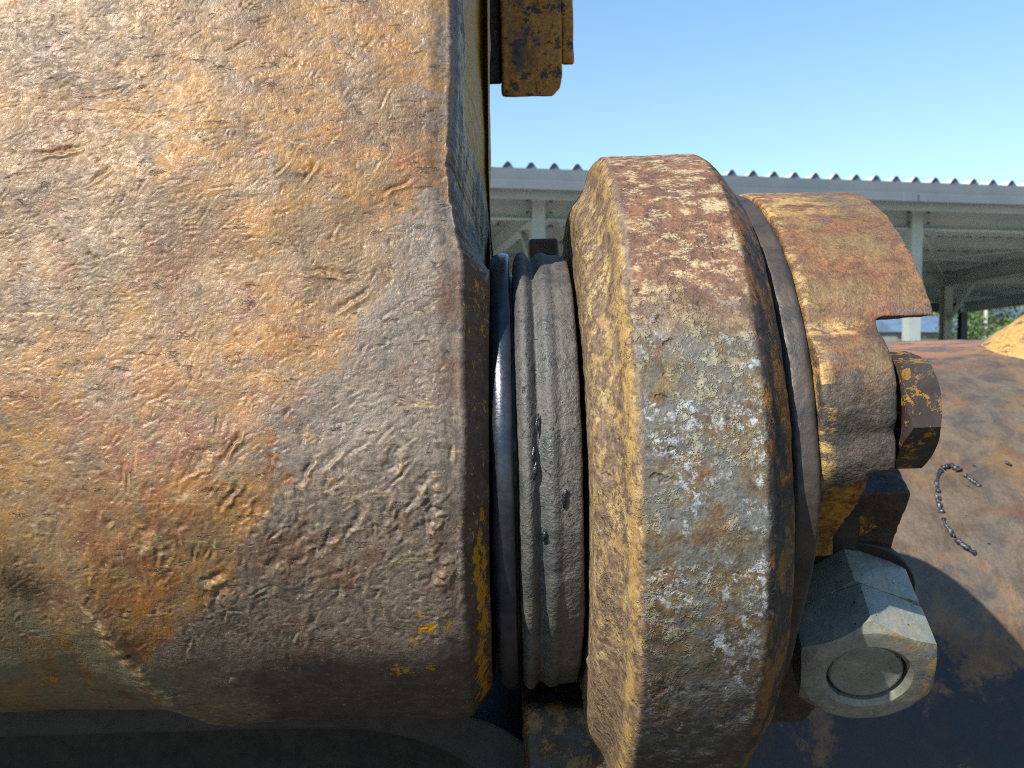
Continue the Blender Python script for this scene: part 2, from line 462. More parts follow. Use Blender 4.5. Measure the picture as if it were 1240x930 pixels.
M_CAST = mat_casting(); M_COLLAR = mat_collar(); M_CAP = mat_cap(); M_SEAL = mat_seal(); M_TUBE = mat_tube()
M_ORING = mat_simple('polished_seal_face', (70, 76, 86), (90, 95, 103), 90, (0.22, 0.36), 0.7, 0.10, 900, 0.0006)
M_RING = mat_simple('grey_spacer_steel', (66, 58, 52), (94, 81, 71), 60, (0.45, 0.65), 0.1, 0.5, 300, 0.0008)
M_PIN = mat_simple('oily_pin_steel', (60, 56, 52), (96, 90, 84), 40, (0.3, 0.5), 0.6, 0.2, 200)
M_GREASE = mat_simple('black_grease', (34, 36, 44), (58, 60, 70), 300, (0.18, 0.34), 0.0, 0.6, 900, 0.0009)
M_WELD = mat_simple('weld_spatter_steel', (54, 56, 66), (120, 122, 132), 260, (0.2, 0.4), 0.5, 0.6, 900, 0.0009)
M_YEL = mat_chipped_yellow('chipped_yellow_paint', 0.56, K, (240, 158, 8), 70, 70)
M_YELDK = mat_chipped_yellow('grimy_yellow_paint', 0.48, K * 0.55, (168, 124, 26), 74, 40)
M_YELHOT = mat_chipped_yellow('bright_yellow_paint', 0.60, K, (240, 196, 100), 78, 40, (150, 110, 70))
M_BOLT = mat_chipped_yellow('painted_bolt_head', 0.45, K, (196, 146, 40), 90, 80, (70, 54, 44))
M_WASH = mat_chipped_yellow('painted_washer', 0.60, K, (196, 158, 30), 93, 70, (84, 84, 78))
M_RUSTBLK = mat_simple('brown_rust', (96, 64, 42), (140, 98, 66), 50, (0.6, 0.8), 0.0, 0.7, 200)
M_DARKPL = mat_simple('grimy_grey_plate', (52, 49, 45), (66, 62, 57), 18, (0.6, 0.8), 0.0, 0.4, 120)
M_VERYDARK = mat_simple('dark_oily_steel', (24, 19, 16), (40, 30, 24), 20, (0.6, 0.8), 0.0, 0.4, 90)  # near-black brown for the back plates and nut seat


def mat_nut():
    m = Mat('zinc_nut_steel')
    n1 = m.noise(40, 6, 0.65, 0.4, seed=101); n2 = m.noise(160, 7, 0.7, seed=102)
    c = m.mix(m.ss(n1, 0.38, 0.62), C(138, 140, 130, 0.62), C(164, 163, 147, 0.62))
    c = m.mix(m.mul(m.ss(m.noise(55, 7, 0.7, 0.5, seed=103), 0.50, 0.66), 0.4), c, C(90, 94, 92, 0.9))
    c = m.mix(m.ss(m.vor(150), 0.13, 0.07), c, C(56, 52, 48, 0.9))
    sun_patch = m.mul(m.attr('sun_patch'), m.ss(m.noise(130, 7, 0.7, 0.4, seed=104), 0.46, 0.58), 0.6)  # sunlit patch put into the colour of the nut
    c = m.mix(sun_patch, c, C(206, 164, 70, 0.9))
    scr = m.noise(60, 6, 0.7, 0.2, vec=m.map((2, 2, 1)), seed=105)
    c = m.grain(c, 0.2, 106)
    return m.done(c, m.ss(scr, 0.3, 0.7, 0.34, 0.54), 0.2, m.bump(m.add(scr, m.mul(n2, 0.8)), 0.5, 0.0007))


M_NUT = mat_nut()

# ------------------------------------------------------------------ machine frame: x along the pin, y away from the viewer, z up
PIN = Matrix.Translation((0, 0.557, CAM_H - 0.079)) @ Matrix.Rotation(R(-1.4), 4, 'Y')


# ------------------------------------------------------------------ the big arm casting on the left
def build_casting():
    RB, LEAN = 0.147, R(15)
    # closed outline in (y, z): lower arc, leaning front, top, back
    ph = np.concatenate([np.linspace(R(-120), R(-76), 30), np.linspace(R(-75.6), LEAN, 410)])
    arc = np.stack([-RB * np.cos(ph), RB * np.sin(ph)], 1)
    arc_n = np.stack([-np.cos(ph), np.sin(ph)], 1)
    tl = np.linspace(0.0006, 0.285, 500)
    tl = np.concatenate([tl, np.linspace(0.29, 0.62, 40)])
    s0 = arc[-1]
    line = s0 + tl[:, None] * np.array([[math.sin(LEAN), math.cos(LEAN)]])
    line_n = np.tile(np.array([[-math.cos(LEAN), math.sin(LEAN)]]), (len(tl), 1))
    zt = line[-1, 1]
    top = np.array([[line[-1, 0] + 0.03, zt + 0.03], [0.12, zt + 0.03], [0.15, zt]])
    top_n = np.array([[-0.7, 0.7], [0.7, 0.7], [1, 0]], dtype=float)
    bz = np.linspace(zt - 0.03, 0.03, 20)
    back = np.stack([np.full(20, 0.15), bz], 1); back_n = np.tile([[1.0, 0.0]], (20, 1))
    ph2 = np.linspace(R(185), R(236), 24)
    arc2 = np.stack([-RB * np.cos(ph2), RB * np.sin(ph2)], 1)
    arc2_n = np.stack([-np.cos(ph2), np.sin(ph2)], 1)
    prof = np.concatenate([arc, line, top, back, arc2]); nor = np.concatenate([arc_n, line_n, top_n, back_n, arc2_n])
    nr = len(prof)
    z = prof[:, 1]
    # right-hand edge of the front face and the chamfer or draft beyond it
    zz = np.stack([z * 26, np.zeros(nr), np.zeros(nr)], 1)
    web = sst(0.11, 0.165, z)
    xe = -0.0245 - 0.0065 * web + 0.0014 * fbm(zz, 3, 5) + 0.0012 * fbm(zz * 6, 3, 9, 0.7)
    inset = 0.017 + 0.12 * web
    xend = -0.0110 - 0.0025 * web
    NX, NCH, NE = 545, 48, 5
    xs_left = np.array([-0.62, -0.5, -0.42, -0.36])
    u = np.linspace(0, 1, NX)
    cols = []
    for xl in xs_left:
        cols.append((np.full(nr, xl), np.zeros(nr)))
    for t in u:
        cols.append((-0.325 + (xe + 0.325) * t, 0.0018 * sst(0.965, 1.0, np.full(nr, t))))
    for i in range(1, NCH + 1):
        t = i / NCH
        rt = t * t * (2 - t) if t < 0.25 else t - 0.1094 + 0.1094 * (t - 0.25) / 0.75
        cols.append((xe + (xend - xe) * t, 0.0018 + inset * rt))
    X = np.stack([c[0] for c in cols], 1); I = np.stack([c[1] for c in cols], 1)
    nc = X.shape[1]
    Yp = prof[:, 0][:, None] - nor[:, 0][:, None] * I
    Zp = prof[:, 1][:, None] - nor[:, 1][:, None] * I
    P = np.stack([X, Yp, Zp], -1).reshape(-1, 3)
    N = np.stack([np.zeros_like(X), np.repeat(nor[:, 0][:, None], nc, 1), np.repeat(nor[:, 1][:, None], nc, 1)], -1).reshape(-1, 3)
    # tilt normals on the chamfer
    dI = np.zeros_like(I); dI[:, 1:-1] = I[:, 2:] - I[:, :-2]; dX = np.zeros_like(X); dX[:, 1:-1] = X[:, 2:] - X[:, :-2]
    dX[dX == 0] = 1e-3
    sl = np.clip((dI / dX).ravel(), 0, 6)
    N[:, 0] += sl
    N /= np.linalg.norm(N, axis=1)[:, None]
    x, y, zc = P[:, 0], P[:, 1], P[:, 2]
    # surface coordinate: v runs up the front
    sarc = np.concatenate([[0], np.cumsum(np.linalg.norm(np.diff(prof, axis=0), axis=1))]); s_mid = np.interp(0, prof[:len(ph), 1][40:], sarc[:len(ph)][40:])
    v = np.repeat((sarc - s_mid)[:, None], nc, 1).ravel()
    S = np.stack([x, v, 0 * x], 1).astype(np.float32)
    chm = sst(0.0, 0.004, x - np.repeat(xe[:, None], nc, 1).ravel())

    # --- masks
    wv = fbm(S * 22, 4, 3)
    # boundary of the rubbed grey steel: a slanting line from the upper right corner to the lower left
    vb = np.array([-0.30, -0.075, -0.055, -0.035, -0.005, 0.012, 0.045, 0.085, 0.12, 0.14, 0.19, 0.30])
    xb = np.array([-0.19, -0.175, -0.15, -0.135, -0.115, -0.100, -0.104, -0.077, -0.058, -0.047, -0.034, -0.028])
    grey = sst(-0.046, 0.040, x - np.interp(v, vb, xb) + 0.02 * wv)
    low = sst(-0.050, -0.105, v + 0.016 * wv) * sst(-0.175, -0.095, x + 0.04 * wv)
    rusty = np.exp(-((x + 0.170 - 0.15 * v) / 0.026) ** 2) * sst(-0.10, -0.03, v) * sst(0.10, 0.03, v)
    rusty = np.maximum(rusty, np.exp(-((x + 0.112) / 0.018) ** 2) * np.exp(-((v - 0.045) / 0.05) ** 2))
    rusty = np.maximum(rusty, np.exp(-((v + 0.150) / 0.010) ** 2) * sst(-0.20, -0.16, x) * sst(-0.05, -0.09, x) * 1.2)
    rusty = np.maximum(rusty, 0.9 * np.exp(-((x + 0.050) / 0.014) ** 2) * np.exp(-((v - 0.155) / 0.035) ** 2))
    ridge_x = -0.205 + 0.30 * (-0.02 - v) + 0.006 * wv
    on_ridge = sst(-0.015, -0.05, v)
    pale = np.exp(-((x - ridge_x) / 0.0075) ** 2) * on_ridge * sst(-0.155, -0.12, v) * 0.62
    green = 0.8 * np.exp(-((x + 0.083) / 0.018) ** 2 - ((v - 0.268) / 0.010) ** 2) + sst(0.01, -0.02, x - ridge_x) * sst(-0.03, -0.07, v) + 0.7 * sst(-0.075, -0.10, v) * sst(-0.12, -0.16, x)
    dark = np.maximum(low, chm * sst(-0.2, 0.0, v + 0.3))  # lower nose and chamfer: shade put into the colour over the grime
    side = chm * sst(0.13, 0.165, v)
    rusty = np.maximum(rusty, 0.85 * side)
    streak = fbm(np.stack([x * 900, v * 14, 0 * x], 1), 3, 77)
    pale = np.maximum(pale, side * np.clip(0.62 + 0.8 * streak, 0.0, 1.1) * sst(-0.0295, -0.027, x))
    paint = np.exp(-((x + 0.0155) / 0.0042) ** 2) * (sst(0.02, -0.03, v) * 0.40 + 0.24 * sst(0.16, 0.10, v)) * sst(-0.175, -0.14, v) + 0.22 * chm * sst(0.17, 0.12, v) * sst(0.06, 0.1, v) + 0.8 * chm * sst(0.200, 0.212, v + 0.004 * wv) * sst(-0.0262, -0.0245, x)
    for (px, pv, pr, pa) in ((-0.0388, -0.0567, 0.0090, 0.56), (-0.0563, -0.0880, 0.0085, 0.52), (-0.046, -0.066, 0.004, 0.55), (-0.041, -0.083, 0.004, 0.5), (-0.0225, -0.006, 0.002, 0.6), (-0.235, -0.105, 0.012, 0.42), (-0.215, -0.108, 0.010, 0.42)):
        q = wv * 0.004
        paint = np.maximum(paint, pa * np.exp(-((x - px + q) ** 2 + (v - pv - q) ** 2) / pr ** 2))

    # --- relief
    rough_zone = (1 - 0.85 * low) * (1 - 0.45 * sst(0.09, 0.15, v) * grey) * (1 - 0.75 * chm)
    wrinkle = np.exp(-((v + 0.005) / 0.055) ** 2)
    d = 0.0042 * fbm(S * 9, 3, 1) + 0.0005 * fbm(S * 30, 2, 2, 0.45)
    # flaking scale: low terraces with broken edges
    vary = 0.30 + 0.70 * sst(-0.12, 0.28, fbm(S * 12, 3, 33))
    W = S + 0.004 * np.stack([fbm(S * 60, 3, 31), fbm(S * 60, 3, 32), 0 * x], 1)
    for fr, sd, am in ((26, 8, 0.00042), (58, 9, 0.00034), (110, 10, 0.00020)):
        D = np.stack([W[:, 0] * fr * 0.8 + W[:, 1] * fr * 0.35, W[:, 1] * fr * 1.25 - W[:, 0] * fr * 0.4, 0 * x], 1)
        n1 = fbm(D, 3, sd, 0.6)
        d += am * 0.17 * (sst(0.04, 0.09, n1) + sst(-0.26, -0.20, n1)) * rough_zone * vary
    d += 0.00012 * fbm(S * 170, 4, 14, 0.7) * (0.35 + 0.65 * rough_zone)
    n3 = fbm(S * 190, 3, 17, 0.6); n4 = fbm(S * 170, 3, 18, 0.6)
    d -= 0.0005 * wrinkle * rough_zone * grey * (np.abs(fbm(np.stack([W[:, 0] * 70 + W[:, 1] * 22, W[:, 1] * 34, 0 * x], 1), 3, 19, 0.6)) - 0.2)
    # struck marks: short gouges with a torn lip, each on its own spot
    vrow = (sarc - s_mid)[:len(ph) + len(tl)]
    G = d.reshape(nr, nc); XG = x.reshape(nr, nc); VG = v.reshape(nr, nc); RZ = rough_zone.reshape(nr, nc); W3 = n3.reshape(nr, nc); W4 = n4.reshape(nr, nc)
    def stamp(sx, sv, L, wd, th, dep, wob=0.9):
        e = L * 1.5 + wd * 3
        r0, r1 = np.searchsorted(vrow, [sv - e, sv + e]); c0 = int((sx - e + 0.325) / 0.2985 * (NX - 1)) + 4; c1 = int((sx + e + 0.325) / 0.2985 * (NX - 1)) + 6
        c0, c1 = max(0, c0), min(nc, c1)
        if r1 <= r0 or c1 <= c0: return
        X_ = XG[r0:r1, c0:c1] - sx; V_ = VG[r0:r1, c0:c1] - sv; t = R(th)
        a_ = (X_ * math.cos(t) + V_ * math.sin(t)) / L + 0.35 * W4[r0:r1, c0:c1]
        b_ = (-X_ * math.sin(t) + V_ * math.cos(t)) / wd + wob * W3[r0:r1, c0:c1] + 0.18 * a_ * a_
        env = np.exp(-a_ ** 4 * 1.3)
        G[r0:r1, c0:c1] += RZ[r0:r1, c0:c1] * dep * env * (-np.exp(-b_ * b_) * (1 + 0.35 * b_) + 0.75 * np.exp(-((b_ + 1.5) / 0.75) ** 2))
    U = rng.uniform
    for _ in range(3800):      # dense narrow nicks
        stamp(U(-0.31, -0.03), U(-0.06, 0.285), U(0.0006, 0.0022), U(0.0004, 0.0007), rng.normal(28, 30), U(0.00012, 0.00042) * U(0.3, 1.0), 0.4)
    for _ in range(1200):      # fine nicks everywhere, rising to the right
        stamp(U(-0.31, -0.03), U(-0.07, 0.285), U(0.0012, 0.0038), U(0.0005, 0.0010), rng.normal(24, 22), U(0.00007, 0.00030))
    for _ in range(90):       # larger cuts
        stamp(U(-0.31, -0.03), U(0.02, 0.28), U(0.002, 0.0070), U(0.0005, 0.0010), rng.normal(25, 24), U(0.00015, 0.00050))
    for _ in range(300):       # crumpled band across the nose, steep
        stamp(rng.normal(-0.10, 0.055), rng.normal(-0.012, 0.030), U(0.0020, 0.0065), U(0.0006, 0.0017), rng.normal(72, 26), U(0.0002, 0.0008) * U(0.2, 0.9), 1.4)
    for _ in range(18):        # deep folds
        stamp(rng.normal(-0.095, 0.05), rng.normal(-0.004, 0.030), U(0.005, 0.011), U(0.0018, 0.0036), rng.normal(68, 18), U(0.0005, 0.0011), 1.6)
    for _ in range(600):       # pits
        r_ = U(0.0006, 0.0016)
        stamp(U(-0.31, -0.03), U(-0.07, 0.285), r_, r_, U(0, 180), r_ * U(0.1, 0.3), 0.5)
    d = G.ravel()
    # named scars: long crack upper left, torn lip right of the middle, a grease-nipple sized ring at lower left
    for (sx, sv, L, th, dep) in ((-0.222, 0.178, 0.013, 12, 0.00104), (-0.087, 0.114, 0.014, -4, 0.00087), (-0.055, 0.158, 0.008, 30, 0.00095), (-0.20, 0.165, 0.006, 40, 0.00093), (-0.098, 0.165, 0.006, 60, 0.00087), (-0.075, 0.10, 0.010, 35, 0.00087), (-0.128, 0.030, 0.008, 62, 0.00140), (-0.128, 0.008, 0.008, 55, 0.00112), (-0.093, 0.02, 0.005, 70, 0.0013)):
        k = np.nonzero((np.abs(x - sx) < L * 1.6) & (np.abs(v - sv) < L * 1.6))[0]
        t = R(th)
        a = ((x[k] - sx) * math.cos(t) + (v[k] - sv) * math.sin(t)) / L
        b = (-(x[k] - sx) * math.sin(t) + (v[k] - sv) * math.cos(t)) / 0.0013 + 1.5 * n3[k] + 0.3 * np.sin(a * 4)
        d[k] += dep * np.exp(-a ** 4 * 1.5) * (-np.exp(-b * b) + 0.8 * np.exp(-((b + 1.6) / 0.8) ** 2))
    k = np.hypot(x + 0.2135, v + 0.006)
    d += 0.0004 * np.exp(-((k - 0.0035) / 0.0012) ** 2)
    # weld ridge running down to the lower left and the slimmer neck beyond it
    neck = sst(0.004, -0.03, x - ridge_x) * on_ridge
    d += -0.0065 * neck + (0.0016 + 0.0016 * fbm(S * 80, 3, 41, 0.6)) * np.exp(-((x - ridge_x) / 0.0065) ** 2) * on_ridge
    front = np.repeat((np.arange(nr) < len(ph) + len(tl))[:, None], nc, 1).ravel() * (x > -0.34)
    d = d * front
    # height attribute for rubbed crests: relief minus a rounded version of it
    G = d.reshape(nr, nc)
    def blur(A, k):
        for ax in (0, 1):
            c = np.cumsum(np.pad(A, [(k + 1, k) if i == ax else (0, 0) for i in (0, 1)], mode='edge'), axis=ax)
            A = (np.take(c, range(2 * k + 1, c.shape[ax]), ax) - np.take(c, range(0, c.shape[ax] - 2 * k - 1), ax)) / (2 * k + 1)
        return A
    hgt = (G - blur(blur(G, 5), 5)).ravel()
    hgt = np.clip(0.5 + hgt / 0.0013, 0, 1)
    P = P + N * d[:, None]
    # end face: columns that run in to the core of the casting
    core = np.stack([np.clip(prof[:, 0], 0.03, 0.07), np.clip(prof[:, 1], -0.03, zt)], 1)
    ex = []
    last = P.reshape(nr, nc, 3)[:, -1]
    for i in range(1, NE + 1):
        t = i / NE
        ex.append(np.stack([last[:, 0] * (1 - t) + xend * t - 0.0005 * t, last[:, 1] * (1 - t) + core[:, 0] * t, last[:, 2] * (1 - t) + core[:, 1] * t], 1))
    E = np.stack(ex, 1)
    full = np.concatenate([P.reshape(nr, nc, 3), E], 1)
    # far left end closed the same way
    first = full[:, :1].copy(); first[:, 0, 1] = core[:, 0]; first[:, 0, 2] = core[:, 1]
    full = np.concatenate([first, full], 1)
    ntot = full.shape[1]
    def pad(a, fill=0.0):
        a = a.reshape(nr, nc)
        return np.concatenate([np.full((nr, 1), fill), a, np.repeat(a[:, -1:], NE, 1)], 1).ravel()
    Q = grid_quads(nr, ntot, wrap_r=True)
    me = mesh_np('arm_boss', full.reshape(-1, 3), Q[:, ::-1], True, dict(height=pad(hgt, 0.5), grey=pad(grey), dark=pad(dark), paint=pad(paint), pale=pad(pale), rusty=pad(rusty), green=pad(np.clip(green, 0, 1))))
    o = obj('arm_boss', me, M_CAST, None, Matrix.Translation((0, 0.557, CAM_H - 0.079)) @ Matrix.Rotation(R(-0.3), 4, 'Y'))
    tag(o, 'huge dented rust-brown steel boss filling the whole left half', 'machine arm')


build_casting()


# ------------------------------------------------------------------ turned parts on the pin
def revolve(name, prof, step=0.0008, front=(-125, 125), coarse=64, disp=None, close=True):
    """prof: list of (x, r). angle 0 faces the viewer (-y). returns mesh plus arrays for masks"""
    prof = np.array(prof, float)
    L = np.concatenate([[0], np.cumsum(np.hypot(*np.diff(prof, axis=0).T))])
    n = max(int(L[-1] / step), len(prof))
    ls = np.linspace(0, L[-1], n)
    # slightly rounded corners
    px = np.interp(ls, L, prof[:, 0]); pr = np.interp(ls, L, prof[:, 1])
    k = max(1, int(0.0016 / step)); ker = np.ones(2 * k + 1) / (2 * k + 1)
    px = np.convolve(np.pad(px, k, mode='reflect', reflect_type='odd'), ker, 'valid'); pr = np.convolve(np.pad(pr, k, mode='reflect', reflect_type='odd'), ker, 'valid')
    rmax = prof[:, 1].max()
    na = int(R(front[1] - front[0]) * rmax / step)
    a = np.concatenate([np.linspace(R(front[0]), R(front[1]), na), np.linspace(R(front[1]), R(front[0] + 360), coarse + 2)[1:-1]])
    A, PX = np.meshgrid(a, px, indexing='ij'); _, PR = np.meshgrid(a, pr, indexing='ij'); _, LS = np.meshgrid(a, ls, indexing='ij')
    tx = np.gradient(px); tr = np.gradient(pr); ln = np.hypot(tx, tr) + 1e-12
    NXp, NRp = -tr / ln, tx / ln
    _, NX = np.meshgrid(a, NXp, indexing='ij'); _, NR = np.meshgrid(a, NRp, indexing='ij')
    A, PX, PR, LS, NX, NR = [q.ravel() for q in (A, PX, PR, LS, NX, NR)]
    P = np.stack([PX, -PR * np.cos(A), PR * np.sin(A)], 1)
    N = np.stack([NX, -NR * np.cos(A), NR * np.sin(A)], 1)
    attrs = {}
    if disp is not None:
        d, attrs = disp(P, A, PX, PR, LS)
        P = P + N * d[:, None]
    Q = grid_quads(len(a), len(px), wrap_r=True)
    return mesh_np(name, P, Q, True, attrs)


def collar_disp(P, A, X, Rr, L):
    Pf = P.astype(np.float32)
    w = fbm(Pf * 25, 3, 3)
    d = 0.0007 * fbm(Pf * 11, 2, 1) + 0.0004 * fbm(Pf * 60, 4, 2, 0.6)
    n = fbm(Pf * 130, 3, 5, 0.55)
    d += 0.00045 * n - 0.0009 * sst(0.30, 0.52, pn(Pf * 95, 8)) * sst(-0.1, 0.2, pn(Pf * 22, 9))
    d += 0.0010 * sst(0.44, 0.6, pn(Pf * 75, 12))
    d *= 1 - 0.72 * np.exp(-((X - 0.0515) / 0.005) ** 2)
    left = sst(0.0575, 0.0535, X + 0.001 * w) ; right = sst(0.1050, 0.1085, X + 0.0012 * w)
    z = Rr * np.sin(A)
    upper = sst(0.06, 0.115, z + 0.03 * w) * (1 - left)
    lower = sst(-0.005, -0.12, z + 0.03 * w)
    edge = np.exp(-((X - 0.0508) / 0.0018) ** 2) * (Rr > 0.174)
    # flame-cut steps near the top of the left face
    d += -0.0012 * left * sst(0.10, 0.13, z) * (0.5 + np.sin(A * 26 + 4 * w) * 0.5)
    return d, dict(upper=upper, lower=lower, left_=left, leftside=left, rightside=right, edge=edge)


collar_prof = [(0.060, 0.070), (0.038, 0.071), (0.0368, 0.150), (0.0388, 0.156), (0.0465, 0.1665), (0.0482, 0.1700), (0.0515, 0.1808), (0.0548, 0.1838), (0.1065, 0.184), (0.1100, 0.182), (0.1225, 0.167), (0.1235, 0.10), (0.110, 0.070)]
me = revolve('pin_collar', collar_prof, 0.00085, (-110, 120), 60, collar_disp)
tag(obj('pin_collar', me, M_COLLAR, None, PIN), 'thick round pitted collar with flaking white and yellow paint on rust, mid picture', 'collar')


def seal_disp(P, A, X, Rr, L):
    Pf = P.astype(np.float32)
    d = 0.0007 * fbm(Pf * 20, 3, 21) + 0.00028 * fbm(Pf * 160, 3, 22, 0.6) + 0.00025 * pn(np.stack([A * 9, X * 60, 0 * X], 1), 7)
    return d, dict(outer=sst(0.020, 0.026, X))


seal_prof = [(0.010, 0.071), (0.004, 0.095), (0.0028, 0.121), (0.0035, 0.126), (0.006, 0.1305), (0.0090, 0.1312), (0.0115, 0.1285), (0.0132, 0.1258), (0.0150, 0.1272), (0.0185, 0.1300), (0.0215, 0.1298), (0.0245, 0.1280), (0.0265, 0.1284), (0.0335, 0.1272), (0.0345, 0.1262), (0.0342, 0.095), (0.030, 0.071)]
me = revolve('dust_seal', seal_prof, 0.0007, (-115, 115), 50, seal_disp)
seal = obj('dust_seal', me, M_SEAL, None, PIN)
tag(seal, 'dusty grey ribbed rubber dust seal ring beside the rusty collar', 'seal ring')


def on_cyl(x, ang, r):
    a = R(ang)
    return Vector((x, -r * math.cos(a), r * math.sin(a)))


# grease beads squeezed out on the seal
for (bx, ba, bl, br) in ((0.0130, 17, 0.010, 0.0009), (0.0105, 10, 0.011, 0.0013), (0.0112, 7, 0.009, 0.0014), (0.0148, -7, 0.005, 0.0013), (0.0252, 1, 0.009, 0.0012)):
    g = MB(); n = 9
    pts, rad = [], []
    for i in range(n):
        t = i / (n - 1)
        pts.append(on_cyl(bx + 0.0014 * (t - 0.5) + random.uniform(-.0003, .0003), ba + (t - 0.5) * math.degrees(bl / 0.129), 0.1285 + 0.0004 * math.sin(3 * t)))
        rad.append(br * (math.sin(math.pi * (0.08 + 0.84 * t)) ** 0.6) * random.uniform(0.75, 1.2))
    g.tube(pts, rad, 8).build('grease_bead', M_GREASE, seal, True)

oring_prof = [(-0.004, 0.090), (-0.0090, 0.100), (-0.0100, 0.1225), (-0.0095, 0.1268), (-0.0078, 0.1290), (-0.0045, 0.1302), (-0.0008, 0.1302), (0.0012, 0.1292), (0.0016, 0.100), (-0.002, 0.090)]
me = revolve('seal_face_ring', oring_prof, 0.0006, (-115, 115), 50, lambda P, A, X, Rr, L: (0.00035 * pn(P.astype(np.float32) * 18, 4) + 0.00007 * pn(P.astype(np.float32) * 160, 5), {}))
tag(obj('seal_face_ring', me, M_ORING, None, PIN), 'smooth glossy blue-black metal ring next to the big boss', 'seal ring')

pin_prof = [(-0.30, 0.0), (-0.30, 0.086), (-0.0108, 0.086), (-0.0107, 0.117), (0.036, 0.117), (0.0365, 0.086), (0.185, 0.086), (0.188, 0.0)]
me = revolve('linkage_pin', pin_prof, 0.004, (-180, 90), 30)
tag(obj('linkage_pin', me, M_PIN, None, PIN), 'dark steel pin running through the rings and the collar', 'pin')


def ring_disp(P, A, X, Rr, L):
    Pf = P.astype(np.float32)
    return 0.0008 * fbm(Pf * 18, 3, 41) + 0.00025 * fbm(Pf * 130, 3, 42), {}


me = revolve('spacer_ring', [(0.1245, 0.088), (0.1248, 0.156), (0.1262, 0.1590), (0.1358, 0.1605), (0.1372, 0.158), (0.1374, 0.088)], 0.0012, (-70, 120), 60, ring_disp)
_v = np.empty(len(me.vertices) * 3, np.float32); me.vertices.foreach_get('co', _v); _v = _v.reshape(-1, 3)
_a = np.degrees(np.arctan2(_v[:, 2], -_v[:, 1])); _f = 1 - 0.11 * sst(8, -30, _a) * (np.abs(_a) < 140) - 0.11 * (_a < -140)
_v[:, 1:] *= _f[:, None]; me.vertices.foreach_set('co', _v.ravel()); me.update()
tag(obj('spacer_ring', me, M_RING, None, PIN), 'narrow bare grey steel ring between rusty collar and hooked clamp', 'spacer ring')


# ------------------------------------------------------------------ clamp with hooked end, bolt, lug and double nut
NUT_AX = Vector((-0.09, -0.864, -0.49)).normalized()
NS = 1.24
SEAT = Vector((0.1825, -0.0560, -0.0680))


def fuse(name, mb_list, voxel=0.0013, smooth=3):
    """union of overlapping closed solids with cast-like fillets; returns verts, faces as numpy"""
    allm = MB()
    for b in mb_list:
        allm.add(b.v, b.f)
    me = allm.mesh(name)
    o = bpy.data.objects.new(name, me); COL.objects.link(o)
    md = o.modifiers.new('r', 'REMESH'); md.mode = 'VOXEL'; md.voxel_size = voxel
    sm = o.modifiers.new('s', 'SMOOTH'); sm.factor = 0.5; sm.iterations = smooth
    ev = o.evaluated_get(bpy.context.evaluated_depsgraph_get())
    m2 = ev.to_mesh()
    V = np.empty(len(m2.vertices) * 3, np.float32); m2.vertices.foreach_get('co', V); V = V.reshape(-1, 3)
    Nn = np.empty(len(m2.vertices) * 3, np.float32); m2.vertices.foreach_get('normal', Nn); Nn = Nn.reshape(-1, 3)
    m2.calc_loop_triangles()
    T = np.empty(len(m2.polygons) * 4, np.int32)
    if all(len(p.vertices) == 4 for p in m2.polygons):
        m2.loops.foreach_get('vertex_index', T); Q = T.reshape(-1, 4)
    else:
        T = np.empty(len(m2.loop_triangles) * 3, np.int32); m2.loop_triangles.foreach_get('vertices', T); Q = T.reshape(-1, 3)
    ev.to_mesh_clear()
    bpy.data.objects.remove(o, do_unlink=True); bpy.data.meshes.remove(me)
    return V, Nn, Q


